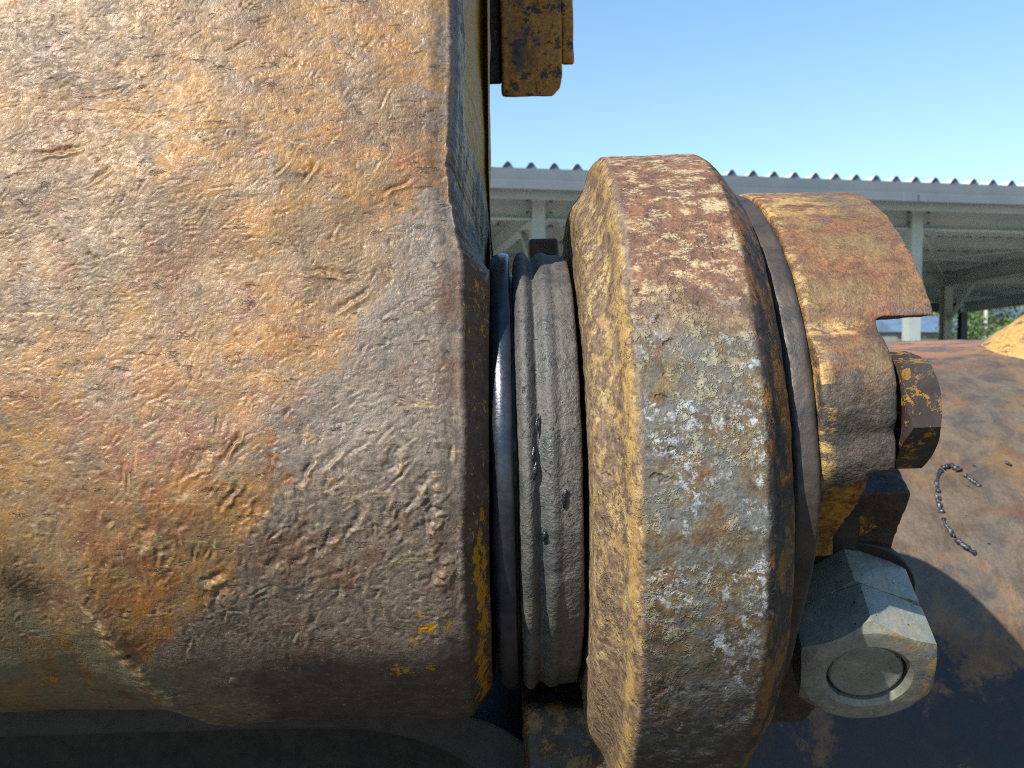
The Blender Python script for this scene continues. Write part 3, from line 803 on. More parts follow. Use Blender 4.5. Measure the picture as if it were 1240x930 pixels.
def build_clamp():
    root = empty('clamp_cap', mat=PIN)
    tag(root, 'rusty hooked clamp casting with yellow paint, hex bolt and silver double nut', 'clamp')
    n = 96
    # upper hook: part of a ring, cut off flat below
    hook = MB()
    a0 = math.degrees(math.asin(0.084 / 0.161))
    angs = [a0 + (150 - a0) * i / n for i in range(n + 1)]
    outer = [(-0.161 * math.cos(R(a)), 0.161 * math.sin(R(a))) for a in angs]
    inner = [(-0.112 * math.cos(R(a)), max(0.084, 0.112 * math.sin(R(a)))) for a in angs[::-1]]
    hook.prism(outer + inner, 0.1378, 0.1975)
    # body ring
    body = MB()
    angs = [-17 + (150 + 17) * i / n for i in range(n + 1)]
    outer = [(-0.1608 * math.cos(R(a)), 0.1608 * math.sin(R(a))) for a in angs if a > 10] ; rl = lambda a: 0.116 + 0.0445 * float(sst(-13, 9, a)); outer = [(-rl(a) * math.cos(R(a)), rl(a) * math.sin(R(a))) for a in angs if a <= 10] + outer
    inner = [(-0.092 * math.cos(R(a)), 0.092 * math.sin(R(a))) for a in angs[::-1]]
    up_o = [p for p in outer if p[1] > 0.012]; up_i = [p for p in inner if p[1] > 0.010]
    body.prism(up_o + up_i, 0.1376, 0.1703)
    low = MB(); low.prism([p for p in outer if p[1] <= 0.03] + [p for p in inner if p[1] <= 0.03], 0.1376, 0.1590)
    # bolt boss
    boss = MB(); by, bz, br = -0.1235, 0.0465, 0.0365
    boss.prism([(by + br * math.cos(2 * math.pi * i / 64), bz + br * math.sin(2 * math.pi * i / 64)) for i in range(64)], 0.1374, 0.1705)
    # lug: front face is the nut seat; outline in (x, along the face), pushed back
    a = NUT_AX; e_x = Vector((1, 0, 0)); e_d = Vector((0, a.z, -a.y)).normalized()   # e_d: down the face
    if e_d.z > 0: e_d = -e_d
    top_pt = SEAT + e_d * (-0.072)
    outl = [(0.136, 0.0), (0.206, 0.0), (0.207, 0.006), (0.203, 0.050), (0.197, 0.100), (0.188, 0.160), (0.178, 0.183), (0.136, 0.185)]
    lug = MB()
    f = [Vector((x, top_pt.y, top_pt.z)) + e_d * dd for x, dd in outl]
    bk = [p - a * 0.055 + Vector((0, 0, -0.004)) for p in f]
    m = len(f)
    lug.add(f + bk, [tuple(range(m)), tuple(range(m, 2 * m))[::-1]] + [(i, (i + 1) % m, m + (i + 1) % m, m + i) for i in range(m)])
    V, N, Q = fuse('clamp_body', [hook, body, low, boss, lug], 0.00125, 4)
    x, y, z = V.T
    Pf = V
    w = fbm(Pf * 40, 3, 5)
    hookm = sst(0.030, 0.100, z + 0.03 * w)
    lugm = sst(0.008, 0.003, z) * sst(0.160, 0.172, x - 0.25 * (z + 0.03) + 0.006 * w)
    yel = (sst(0.020, 0.004, z + 0.012 * w) * sst(0.178, 0.164, x + 0.25 * (z + 0.03) + 0.008 * w)) * 0.78 * sst(-0.075, -0.05, z)
    yel = np.maximum(yel, 0.60 * sst(-0.016, -0.022, z) * sst(-0.036, -0.028, z) * sst(0.200, 0.185, x))
    edge = sst(0.1450, 0.1390, x + 0.003 * w) * sst(-0.01, 0.03, z) * 0.9
    edge = np.maximum(edge, np.exp(-((z - 0.0795) / 0.0045) ** 2) * sst(0.168, 0.152, x + 0.004 * w) * (y < -0.1))
    edge = np.maximum(edge, 0.8 * sst(0.125, 0.15, z + 0.01 * w) * sst(0.185, 0.16, x + 0.01 * w))
    edge = np.maximum(edge, 0.12 * hookm)
    d = 0.0007 * fbm(Pf * 20, 2, 51) + 0.0004 * fbm(Pf * 70, 3, 52, 0.6) + 0.0003 * fbm(Pf * 180, 3, 53)
    d -= 0.0008 * sst(0.35, 0.55, pn(Pf * 80, 54))
    V = V + N * d[:, None]
    me = mesh_np('clamp_body', V, Q, True, dict(hook=hookm, lug=lugm, yellow=yel, edge=edge))
    obj('clamp_body', me, M_CAP, root)

    # hex bolt with washer, axis along the pin
    bo = bpy.data.objects.new('hex_bolt', hexnut(0.0245, 0.0165, 0.0, 0.0035, seed=3, rot=12)); bo.data.materials.append(M_BOLT); link(bo, root)
    bo.matrix_local = Matrix.Translation((0.1738, by - 0.0115, bz - 0.005)) @ Matrix.Rotation(R(90), 4, 'Y')
    wsh = MB()
    ring = [(0.0335 * math.cos(2 * math.pi * i / 64), 0.0335 * math.sin(2 * math.pi * i / 64)) for i in range(64)]
    wsh.prism([(yy + by - 0.009, zz + bz - 0.005) for yy, zz in ring], 0.1709, 0.1737)
    wo = wsh.build('washer', M_WASH, bo, True, bevel=0.0012)
    wo.matrix_parent_inverse = bo.matrix_local.inverted()
    # double nut on the pinch stud
    q = NUT_AX.to_track_quat('Z', 'X').to_matrix().to_4x4()
    base = SEAT + NUT_AX * 0.0005
    nd = nut_sun_patch(hexnut(0.0262 * NS, 0.0228 * NS, 0.0180 * NS, 0.004, seed=5, rot=36, soft=(1.0, 0.35)))
    o1 = bpy.data.objects.new('nut', nd); nd.materials.append(M_NUT); link(o1, root)
    o1.matrix_local = Matrix.Translation(base) @ q
    nd2 = nut_sun_patch(hexnut(0.0262 * NS, 0.0235 * NS, 0.0159 * NS, 0.004, seed=6, rot=33, soft=(0.35, 1.25)))
    o2 = bpy.data.objects.new('lock_nut', nd2); nd2.materials.append(M_NUT); link(o2, root)
    o2.matrix_local = Matrix.Translation(base + NUT_AX * (0.0230 * NS)) @ q
    st = bpy.data.objects.new('stud', stud_mesh(0.0150 * NS, 0.0452 * NS)); st.data.materials.append(M_NUT); link(st, root)
    st.matrix_local = Matrix.Translation(base) @ q
    # dark spot-faced washer behind the nut
    sw = MB(); sw.prism([(0.039 * math.cos(2 * math.pi * i / 48), 0.039 * math.sin(2 * math.pi * i / 48)) for i in range(48)], -0.004, 0.0012)
    so = sw.build('seat_washer', M_VERYDARK, root, True, bevel=0.001)
    so.matrix_local = Matrix.Translation(base) @ q @ Matrix.Rotation(R(-90), 4, 'Y')


def hexnut(ri, h, bore, cham, seed=0, rot=0, nseg=96, soft=(1.0, 1.0)):
    """hexagon prism with turned chamfers. ri: in-radius, bore 0 = solid head"""
    a = np.arange(nseg) * 2 * math.pi / nseg
    k = np.mod(a + math.pi / 6, math.pi / 3) - math.pi / 6
    rr = ri / np.cos(k); rc = ri * 1.1547
    rr = np.minimum(rr, rc * 0.992)
    tz = np.maximum(0, (rr - ri * 0.985)) * 0.62
    rings = []
    def ring(r, z): rings.append(np.stack([r * np.cos(a), r * np.sin(a), np.broadcast_to(z, a.shape)], 1))
    b = bore if bore else 0.0005
    ring(b, 0.0); ring(np.full(nseg, ri * 0.97), 0.0); ring(rr, tz * soft[0])
    for t in (0.03, 0.5, 0.97):
        ring(rr, tz * soft[0] + (h - tz * (soft[0] + soft[1])) * t)
    ring(rr, h - tz * soft[1])
    ring(np.full(nseg, ri * 0.975), h - 0.0002); ring(np.full(nseg, ri * 0.95), h)
    if bore:
        ring(b * 1.13, h); ring(b * 1.0, h - 0.0022); ring(b * 1.0, 0.0002)
    else:
        ring(ri * 0.5, h); ring(b, h)
    V = np.concatenate(rings)
    c, s = math.cos(R(rot)), math.sin(R(rot))
    V = np.stack([V[:, 0] * c - V[:, 1] * s, V[:, 0] * s + V[:, 1] * c, V[:, 2]], 1).astype(np.float32)
    V += 0.00022 * np.stack([fbm(V * 120, 2, seed), fbm(V * 120, 2, seed + 1), fbm(V * 120, 2, seed + 2)], 1)
    Q = grid_quads(len(rings), nseg, wrap_c=True, wrap_r=bool(bore))
    me = mesh_np('hexnut', V, Q, True)
    import bmesh
    bm = bmesh.new(); bm.from_mesh(me)
    for e in bm.edges:
        if len(e.link_faces) == 2 and e.calc_face_angle(0) > R(16): e.smooth = False
    bmesh.ops.recalc_face_normals(bm, faces=bm.faces)
    bm.to_mesh(me); bm.free()
    return me


def nut_sun_patch(me):
    n = len(me.vertices)
    V = np.empty(n * 3, np.float32); me.vertices.foreach_get('co', V); V = V.reshape(-1, 3)
    g = sst(0.021, 0.026, V[:, 2]) * sst(0.012, 0.022, -V[:, 1] * 0.85 + V[:, 0] * 0.3) * sst(0.029, 0.0315, np.hypot(V[:, 0], V[:, 1]))  # mask for the painted sun patch near the front chamfer
    a = me.attributes.new('sun_patch', 'FLOAT', 'POINT'); a.data.foreach_set('value', g)
    return me


def stud_mesh(r, h, nseg=64):
    a = np.arange(nseg) * 2 * math.pi / nseg
    rings = []
    for rad, z in ((r, -0.004), (r, h - 0.0032), (r * 0.97, h - 0.0018), (r * 0.90, h - 0.0010), (r * 0.86, h - 0.0014), (r * 0.45, h - 0.0010), (0.0003, h - 0.0008)):
        rings.append(np.stack([rad * np.cos(a), rad * np.sin(a), np.full(nseg, z)], 1))
    return mesh_np('stud', np.concatenate(rings), grid_quads(len(rings), nseg, wrap_c=True), True)


build_clamp()


# ------------------------------------------------------------------ thick tube behind, right
def build_tube():
    RT, cy, cz = 0.55, 0.70, -0.489       # in the machine frame
    a = np.concatenate([np.linspace(R(-35), R(110), 420), np.linspace(R(110), R(325), 60)[1:-1]])
    xs = np.concatenate([np.linspace(0.135, 0.62, 330), np.linspace(0.64, 1.5, 20)])
    A, X = np.meshgrid(a, xs, indexing='ij'); A, X = A.ravel(), X.ravel()
    P = np.stack([X, cy - RT * np.cos(A), cz + RT * np.sin(A)], 1)
    N = np.stack([0 * X, -np.cos(A), np.sin(A)], 1)
    Pf = P.astype(np.float32)
    w = fbm(Pf * 12, 3, 61)
    d = 0.003 * fbm(Pf * 7, 3, 62) + 0.0006 * fbm(Pf * 45, 3, 63) + 0.0002 * fbm(Pf * 160, 3, 64)
    P += N * d[:, None]
    deg = np.degrees(A)
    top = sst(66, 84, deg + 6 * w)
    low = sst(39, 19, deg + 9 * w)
    V = P; nr, nc = len(a), len(xs)
    Q = grid_quads(nr, nc, wrap_r=True)
    # end caps
    c0 = len(V); V = np.concatenate([V, [[xs[0], cy, cz], [xs[-1], cy, cz]]])
    i = np.arange(nr); j = (i + 1) % nr
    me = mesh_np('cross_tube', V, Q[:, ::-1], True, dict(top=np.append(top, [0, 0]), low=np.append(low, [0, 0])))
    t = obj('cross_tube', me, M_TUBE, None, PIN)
    tag(t, 'wide scorched rusty steel tube behind the clamp on the right', 'tube')
    def q(x, ang, off=0.0):
        return (x, cy - (RT + off) * math.cos(R(ang)), cz + (RT + off) * math.sin(R(ang)))
    # weld bead shaped like an open bracket and loose spatter
    def bead(path, r0, name):
        g = MB(); pts, rad = [], []
        for k in range(len(path) - 1):
            (x0, a0), (x1, a1) = path[k], path[k + 1]
            for s in range(7):
                t_ = s / 7
                pts.append(q(x0 + (x1 - x0) * t_ + random.uniform(-.0008, .0008), a0 + (a1 - a0) * t_, r0 * 0.25))
                rad.append(r0 * random.uniform(0.5, 1.15) * (1.1 if s % 3 == 0 else 0.9))
        g.tube(pts, rad, 8).build(name, M_WELD, t, True)
    bead([(0.447, 50.3), (0.442, 51.2), (0.43, 50.7)], 0.0034, 'weld_bead')
    bead([(0.4285, 50.43), (0.42, 48.9), (0.4151, 47.25)], 0.0028, 'weld_bead')
    bead([(0.4141, 46.92), (0.4135, 46.7), (0.4108, 44.72)], 0.003, 'weld_bead')
    bead([(0.4107, 44.32), (0.4125, 42.7), (0.4151, 42.18)], 0.0024, 'weld_bead')
    bead([(0.4164, 41.92), (0.419, 41.4), (0.429, 40.3)], 0.0032, 'weld_bead')
    bead([(0.4505, 49.7), (0.456, 48.9), (0.46, 48.1)], 0.0026, 'weld_bead')
    bead([(0.498, 51.4), (0.502, 50.9)], 0.0022, 'weld_bead')
    for _ in range(12):
        x0, a0 = random.uniform(0.38, 0.50), random.uniform(30, 54)
        r0 = random.uniform(0.0005, 0.0012)
        MB().tube([q(x0, a0, -.001), q(x0 + r0 * .8, a0 + .08, r0 * .5), q(x0 + r0 * 2, a0 - .1, 0)], [r0, r0 * 1.1, r0 * .5], 6).build('weld_spatter', M_WELD, t, True)
    return t


build_tube()


def build_dome():
    # yellow rounded casting beyond the tube
    n, m_ = 60, 60
    V = []
    for i in range(n):
        for j in range(m_):
            a = math.pi * i / (n - 1); b = 2 * math.pi * j / m_
            V.append((math.sin(a) * math.cos(b) * 0.36, math.sin(a) * math.sin(b) * 0.16, math.cos(a) * 0.24))
    V = np.array(V, np.float32); V += V / 0.2 * 0.008 * fbm(V * 9, 3, 71)[:, None]
    V += np.array([0.88, 0.60, -0.095], np.float32)
    me = mesh_np('yellow_gusset', V, grid_quads(n, m_, wrap_c=True), True)
    tag(obj('yellow_gusset', me, M_YELHOT, None, PIN), 'rounded bright yellow casting rising over the tube at right edge', 'casting')


build_dome()


# ------------------------------------------------------------------ yellow boss hanging at the top
def build_top_boss():
    root = empty('upper_link_boss', mat=PIN)
    tag(root, 'chipped dark yellow link boss hanging into the sky at the top', 'machine part')
    def block(name, x0, x1, y0, y1, z0, z1, mat, bev):
        MB().box((x0, y0, z0), (x1, y1, z1)).build(name, mat, root, True, bevel=bev)
    # square block with worn edges, a thinner plate on its right and the stub that joins it to the arm
    dx = 0.0075
    def worn(name, solids, mat, seed, vox=0.0016):
        V, N, Q = fuse(name, solids, vox, 3)
        V = V + N * (0.0011 * fbm(V * 26, 3, seed) + 0.0004 * fbm(V * 90, 3, seed + 3))[:, None]
        obj(name, mesh_np(name, V, Q, True), mat, root)
    cut = [(-0.0090, 0.277), (0.0330, 0.276), (0.0395, 0.283), (0.0415, 0.292), (0.0415, 0.60), (-0.0090, 0.60)]
    blk = MB(); n_ = len(cut)
    blk.add([(x + dx, 0.20, z) for x, z in cut] + [(x + dx, 0.33, z + (0.038 if z < 0.4 else 0)) for x, z in cut], [tuple(range(n_)), tuple(range(n_, 2 * n_))[::-1]] + [(i, (i + 1) % n_, n_ + (i + 1) % n_, n_ + i) for i in range(n_)])
    worn('block', [blk], M_YEL, 171)
    worn('side_plate', [MB().prism([(0.205, 0.303), (0.32, 0.339), (0.32, 0.60), (0.205, 0.60)], 0.0412 + dx, 0.0515 + dx)], M_YEL, 175)
    worn('stub', [MB().prism([(0.215, 0.291), (0.31, 0.322), (0.31, 0.60), (0.215, 0.60)], -0.055, -0.0088 + dx)], M_YELDK, 179, 0.0022)
    # web plate behind the arm with pale worn edge
    MB().prism([(0.03, 0.125), (0.06, 0.135), (0.24, 0.24), (0.24, 0.60), (-0.02, 0.60)], -0.034, -0.0165).build('web_plate', M_YELDK, root, bevel=0.002)


build_top_boss()

# small rusty stop block on the far side of the seal
sb = MB().box((0.0165, 0.155, 0.115), (0.040, 0.19, 0.156)).build('stop_block', M_RUSTBLK, None, matrix=PIN, bevel=0.003)
tag(sb, 'small brown rusty block showing above the dust seal', 'block')


# ------------------------------------------------------------------ shaded plates below
def build_lower():
    root = empty('hinge_plate', mat=PIN)
    tag(root, 'dark grey arched hinge plate in the shade under the big boss', 'plate')
    # arched plate: outer outline close under the boss, inner opening dark
    ox = [(-0.60, -0.120), (-0.23, -0.140), (-0.10, -0.150), (-0.03, -0.157), (0.005, -0.176), (0.04, -0.215), (0.07, -0.27), (0.08, -0.40)]
    ix = [(-0.60, -0.165), (-0.24, -0.163), (-0.15, -0.1625), (-0.09, -0.1655), (-0.045, -0.180), (-0.012, -0.207), (0.012, -0.25), (0.022, -0.40)]
    def cm(p, t):
        d = []
        for k in range(len(p) - 1):
            p0, p1, p2, p3 = [np.array(p[min(max(q, 0), len(p) - 1)]) for q in (k - 1, k, k + 1, k + 2)]
            for s in np.linspace(0, 1, t, endpoint=False):
                d.append(0.5 * (2 * p1 + (p2 - p0) * s + (2 * p0 - 5 * p1 + 4 * p2 - p3) * s * s + (3 * p1 - p0 - 3 * p2 + p3) * s ** 3))
        d.append(np.array(p[-1]))
        return d
    o, i = cm(ox, 10), cm(ix, 10)
    V, F = [], []
    n = len(o)
    for y in (0.0, 0.13):
        V += [(p[0], y, p[1]) for p in o] + [(p[0], y, p[1]) for p in i]
    for k in range(n - 1):
        F += [(k, k + 1, n + k + 1, n + k), (2 * n + k, 3 * n + k, 3 * n + k + 1, 2 * n + k + 1),
              (k, 2 * n + k, 2 * n + k + 1, k + 1), (n + k, n + k + 1, 3 * n + k + 1, 3 * n + k)]
    F += [(0, n, 3 * n, 2 * n), (n - 1, 3 * n - 1, 4 * n - 1, 2 * n - 1)]
    MB().add(V, F).build('arch', M_DARKPL, root, bevel=0.002)
    MB().prism([(0.16, -0.10), (0.18, -0.10), (0.18, -0.60), (0.16, -0.60)], -0.60, 0.10).build('back_web', M_VERYDARK, root)
    MB().box((-0.60, -0.02, -0.62), (0.10, 0.14, -0.60)).build('floor_web', M_VERYDARK, root)


build_lower()


def build_yoke():
    # grimy yellow web of the collar's own link, under the seal
    V, N, Q = fuse('collar_web', [MB().prism([(-0.055, -0.128), (0.10, -0.128), (0.14, -0.20), (0.14, -0.50), (-0.10, -0.50), (-0.085, -0.20)], 0.004, 0.060)], 0.003, 6)
    V = V + N * (0.004 * fbm(V * 18, 3, 81) + 0.001 * fbm(V * 70, 3, 82))[:, None]
    me = mesh_np('collar_web', V, Q, True)
    tag(obj('collar_web', me, M_YELDK, None, PIN), 'grimy dark yellow web below the dust seal in shadow', 'machine part')


build_yoke()


# ================================================================== the yard beyond
def mat_ground():
    m = Mat('yard_and_meadow')
    X, Y, Z = m.xyz()
    n1 = m.noise(0.11, 8, 0.65, 0.6, seed=121); n2 = m.noise(1.4, 6, 0.65, seed=122)
    grass = m.mix(m.ss(n2, 0.35, 0.65), C(92, 116, 50, 0.55), C(138, 150, 80, 0.55))
    grass = m.mix(m.mul(m.ss(n1, 0.48, 0.6), 0.8), grass, C(160, 150, 96, 0.6))
    grass = m.mix(m.mul(m.ss(m.noise(0.05, 6, 0.6, seed=124), 0.5, 0.58), 0.7), grass, C(84, 110, 60, 0.5))
    gravel = m.mix(m.ss(m.noise(24, 6, 0.7, seed=123), 0.35, 0.65), C(160, 156, 146, 1.1), C(190, 186, 176, 1.1))  # made paler to bounce light up under the shed roof
    low_bounce = m.mix(m.ss(m.noise(9, 6, 0.7, seed=125), 0.35, 0.65), C(84, 76, 66, 0.6), C(112, 102, 90, 0.6))  # unseen near ground, darkened to cut bounce light on the machine
    gravel = m.mix(m.ss(m.add(Y, m.mul(n1, 4.0)), 4.5, 7.5), low_bounce, gravel)
    c = m.mix(m.ss(m.add(Y, m.mul(n1, 6.0)), 24, 30), gravel, grass)
    return m.done(c, 0.95, 0.0, m.bump(n2, 0.4, 0.08))


def build_ground():
    xs = np.concatenate([[-1500, -700, -300, -150], np.linspace(-100, 200, 121), [260, 400, 800, 1500]])
    ys = np.concatenate([[-600, -200, -60, -20], np.linspace(-10, 260, 109), [320, 450, 800, 2200]])
    X, Y = np.meshgrid(xs, ys, indexing='xy')
    X, Y = X.ravel(), Y.ravel()
    w = fbm(np.stack([X * 0.02, Y * 0.02, 0 * X], 1), 3, 91)
    Z = 4.2 * sst(60, 150, Y + 14 * w) + 7.5 * sst(110, 260, Y + 20 * w) + 1.2 * w * sst(35, 90, Y)
    Z -= 0.35 * sst(26, 36, Y)
    me = mesh_np('ground', np.stack([X, Y, Z], 1), grid_quads(len(ys), len(xs)), True)
    o = obj('ground', me, mat_ground()); o['kind'] = 'structure'
    def h(x, y):
        w = fbm(np.array([[x * 0.02, y * 0.02, 0]]), 3, 91)[0]
        return float(4.2 * sst(60, 150, y + 14 * w) + 7.5 * sst(110, 260, y + 20 * w) + 1.2 * w * sst(35, 90, y) - 0.35 * sst(26, 36, y))
    return h


GH = build_ground()

M_STEELG = mat_simple('greenish_grey_steel_paint', (132, 142, 140), (146, 154, 150), 1.5, (0.45, 0.6), 0.0, 0.1, 30, 0.002, 1.05)
M_GUTTER = mat_simple('blue_grey_gutter', (126, 138, 148), (136, 147, 156), 2.0, (0.35, 0.5), 0.0, 0.1, 20, 0.002, 0.50)
M_ROOF = mat_simple('galvanised_roof_sheet', (186, 190, 190), (198, 201, 199), 2.0, (0.45, 0.6), 0.0, 0.1, 20, 0.002, 0.9)
M_RIBSHADE = mat_simple('rib_closure_blue', (112, 134, 162), (122, 142, 170), 4, (0.5, 0.6), 0.0, 0.1, 20, 0.002, 0.5)
M_DKCOL = mat_simple('dark_blue_steel_paint', (64, 74, 96), (76, 86, 106), 2, (0.45, 0.6), 0.0, 0.1, 20, 0.002, 0.55)


def build_shed():
    yaw = R(11)
    SH = Matrix.Translation((-0.18, 9.1, 0)) @ Matrix.Rotation(yaw, 4, 'Z')
    root = empty('open_shed', mat=SH)
    tag(root, 'long open steel shed with ribbed metal roof in the background', 'shed')
    T0, SLOPE, DEP = CAM_H + 1.665, 0.058, 11.6
    A0, PITCH, NR = -7.05, 0.235, 99
    zr = lambda d: T0 - SLOPE * d
    # roof sheets, three ribs each, all from one mesh
    sec = []
    for k in range(3):
        b = k * PITCH
        sec += [(b, 0), (b + 0.060, 0), (b + 0.098, 0.050), (b + 0.112, 0.060), (b + 0.126, 0.060), (b + 0.140, 0.050), (b + 0.178, 0)]
    sec.append((3 * PITCH + 0.001, 0))
    V = [(x, d, z - SLOPE * d) for d in (-0.12, DEP) for x, z in sec] + [(x, d, z - SLOPE * d - 0.002) for d in (-0.12, DEP) for x, z in sec]
    n = len(sec)
    F = [(i, i + 1, n + i + 1, n + i) for i in range(n - 1)] + [(2 * n + i, 3 * n + i, 3 * n + i + 1, 2 * n + i + 1) for i in range(n - 1)]
    F += [(i, 2 * n + i, 2 * n + i + 1, i + 1) for i in range(n - 1)]
    sheet = MB().add(V, F).mesh('roof_sheet')
    sheet.materials.append(M_ROOF)
    cl = MB(); cl.add([(0.060, 0, 0.0), (0.096, 0, 0.047), (0.112, 0, 0.057), (0.126, 0, 0.057), (0.142, 0, 0.047), (0.178, 0, 0.0), (0.060, .02, 0.0), (0.096, .02, 0.047), (0.112, .02, 0.057), (0.126, .02, 0.057), (0.142, .02, 0.047), (0.178, .02, 0.0)],
                      [(0, 1, 2, 3, 4, 5), (11, 10, 9, 8, 7, 6)])
    shade_plate = cl.mesh('rib_shade_plate'); shade_plate.materials.append(M_RIBSHADE)  # blue plates added for the shade inside the hollow rib ends
    for s in range(NR // 3):
        o = obj('roof_sheet', sheet, None, root); o.location = (A0 + s * 3 * PITCH, 0, T0 + 0.001 * (s % 2))
    for s in range(NR):
        o = obj('rib_shade_plate', shade_plate, None, root); o.location = (A0 + s * PITCH, -0.10, T0)
    A1 = A0 + NR * PITCH
    # gutter: box section with a projecting lower lip
    MB().prism([(-0.20, T0 - 0.012), (-0.06, T0 - 0.012), (-0.06, T0 - 0.215), (-0.24, T0 - 0.215), (-0.24, T0 - 0.135), (-0.20, T0 - 0.125)], A0, A1).build('gutter', M_GUTTER, root)
    jn = MB().prism([(-0.21, T0 - 0.125), (-0.20, T0 - 0.125), (-0.20, T0 - 0.22), (-0.262, T0 - 0.22), (-0.262, T0 - 0.12)], 0, 0.16).mesh('gutter_joint'); jn.materials.append(M_GUTTER)
    for a in (-1.6, 4.35, 10.3): obj('gutter_joint', jn, None, root).location = (a, 0, 0)
    MB().box((A0, -0.06, T0 - 0.285), (A1, -0.03, T0 - 0.02)).build('fascia_board', M_STEELG, root)

    def hbeam(name, p, q, w, h, mat, t=0.012):
        p, q = Vector(p), Vector(q); m = MB()
        d = (q - p).normalized(); up = Vector((0, 0, 1)) if abs(d.z) < 0.9 else Vector((0, 1, 0))
        s = d.cross(up).normalized(); u = s.cross(d).normalized()
        for sg in (-1, 1): m.bar(p + u * sg * (h - t) / 2, q + u * sg * (h - t) / 2, w, t, up)
        m.bar(p, q, t * 0.8, h - 2 * t - 0.002, up)
        return m.build(name, mat, root)
    rows = (0.35, 5.67, 10.95)
    cols = [-3.85, 0.52, 4.89, 9.26, 13.63]
    RB = 0.25   # rafter depth
    plate = MB().box((-0.15, -0.012, -0.13), (0.15, 0.012, 0.13)).mesh('bolt_plate'); plate.materials.append(M_DKCOL)
    bolt = MB().tube([(0, 0.0, 0), (0, -0.02, 0)], 0.016, 6).mesh('bolt'); bolt.materials.append(M_DKCOL)
    for ci, a in enumerate(cols):
        for ri, d in enumerate(rows):
            topz = zr(d) - 0.16 - (0.0 if ri == 0 else RB)
            mt = M_DKCOL if (ri == 2) else M_STEELG
            m = MB(); w = 0.14 if ri == 0 else 0.16
            m.box((a - w / 2, d - w / 2, -0.3), (a + w / 2, d - w / 2 + 0.011, topz)); m.box((a - w / 2, d + w / 2 - 0.011, -0.3), (a + w / 2, d + w / 2, topz)); m.box((a - 0.005, d - w / 2 + 0.012, -0.3), (a + 0.005, d + w / 2 - 0.012, topz))
            if ri == 0:   # closed channel face towards the yard
                m.box((a - w / 2, d - w / 2 + 0.012, -0.3), (a - w / 2 + 0.008, d + w / 2 - 0.012, topz))
            m.build('column', mt, root)
            if ri == 0:
                for sg in (-1, 1):
                    pz = zr(d) - 0.16 - 0.13
                    for dz in (-0.06, 0.06):
                        b = obj('bolt', bolt, None, root); b.location = (a + sg * 0.125, d - 0.075, pz + dz)
        # rafters run front to back
        hbeam('rafter', (a, rows[0] + 0.085, zr(rows[0] + 0.071) - 0.16 - RB / 2), (a, DEP - 0.1, zr(DEP - 0.1) - 0.16 - RB / 2), 0.12, RB, M_STEELG)
    for k in range(len(cols) - 1):
        hbeam('eaves_beam', (cols[k] + 0.08, rows[0], zr(rows[0]) - 0.16 - 0.13), (cols[k + 1] - 0.08, rows[0], zr(rows[0]) - 0.16 - 0.13), 0.12, 0.26, M_STEELG)
        hbeam('tie_beam', (cols[k] + 0.07, rows[1], zr(rows[1]) - 0.16 - RB / 2), (cols[k + 1] - 0.07, rows[1], zr(rows[1]) - 0.16 - RB / 2), 0.10, 0.22, M_STEELG)
        hbeam('tie_beam', (cols[k] + 0.07, rows[2], zr(rows[2]) - 0.16 - RB / 2), (cols[k + 1] - 0.07, rows[2], zr(rows[2]) - 0.16 - RB / 2), 0.10, 0.24, M_DKCOL)
        # horizontal bracing rods under the rafters
        for (d0, d1) in ((rows[0] + .1, rows[1] - .1), (rows[1] + .1, rows[2] - .1)):
            MB().tube([(cols[k] + .1, d0, zr(d0) - .30), (cols[k + 1] - .1, d1, zr(d1) - .30)], 0.012, 6).build('brace_rod', M_STEELG, root)
            MB().tube([(cols[k + 1] - .1, d0, zr(d0) - .33), (cols[k] + .1, d1, zr(d1) - .33)], 0.012, 6).build('brace_rod', M_STEELG, root)
        # knee braces
    for a in cols:
        MB().bar((a, rows[0] + 0.1, zr(rows[0]) - 0.95), (a, rows[0] + 0.75, zr(rows[0] + .75) - 0.43), 0.06, 0.06).build('knee_brace', M_STEELG, root)
        MB().bar((a, rows[1] - 0.1, zr(rows[1]) - 1.0), (a, rows[1] - 0.7, zr(rows[1] - .7) - 0.43), 0.06, 0.06).build('knee_brace', M_STEELG, root)
    # purlins carry the sheets
    for d in (1.75, 3.05, 4.35, 5.67, 7.0, 8.3, 9.6, 10.95):
        MB().bar((A0 + .1, d, zr(d) - 0.081), (A1 - .1, d, zr(d) - 0.081), 0.06, 0.155).build('purlin', M_STEELG, root)


build_shed()


# ------------------------------------------------------------------ trees, houses and pole on the far slope
def mat_leaf(name, c1, c2):
    m = Mat(name)
    n = m.noise(1.2, 5, 0.6, seed=131)
    c = m.mix(m.ss(n, 0.4, 0.6), C(*c1, 0.8), C(*c2, 0.8))
    return m.done(c, 0.7)


M_LEAF = [mat_leaf('leaf_dark', (70, 92, 48), (96, 116, 60)), mat_leaf('leaf_mid', (104, 124, 58), (134, 146, 78)), mat_leaf('leaf_olive', (128, 136, 70), (160, 160, 92))]
M_BARK = mat_simple('bark', (92, 78, 62), (112, 96, 78), 6, (0.8, 0.9), 0, 0.4, 30, 0.01, 0.5)


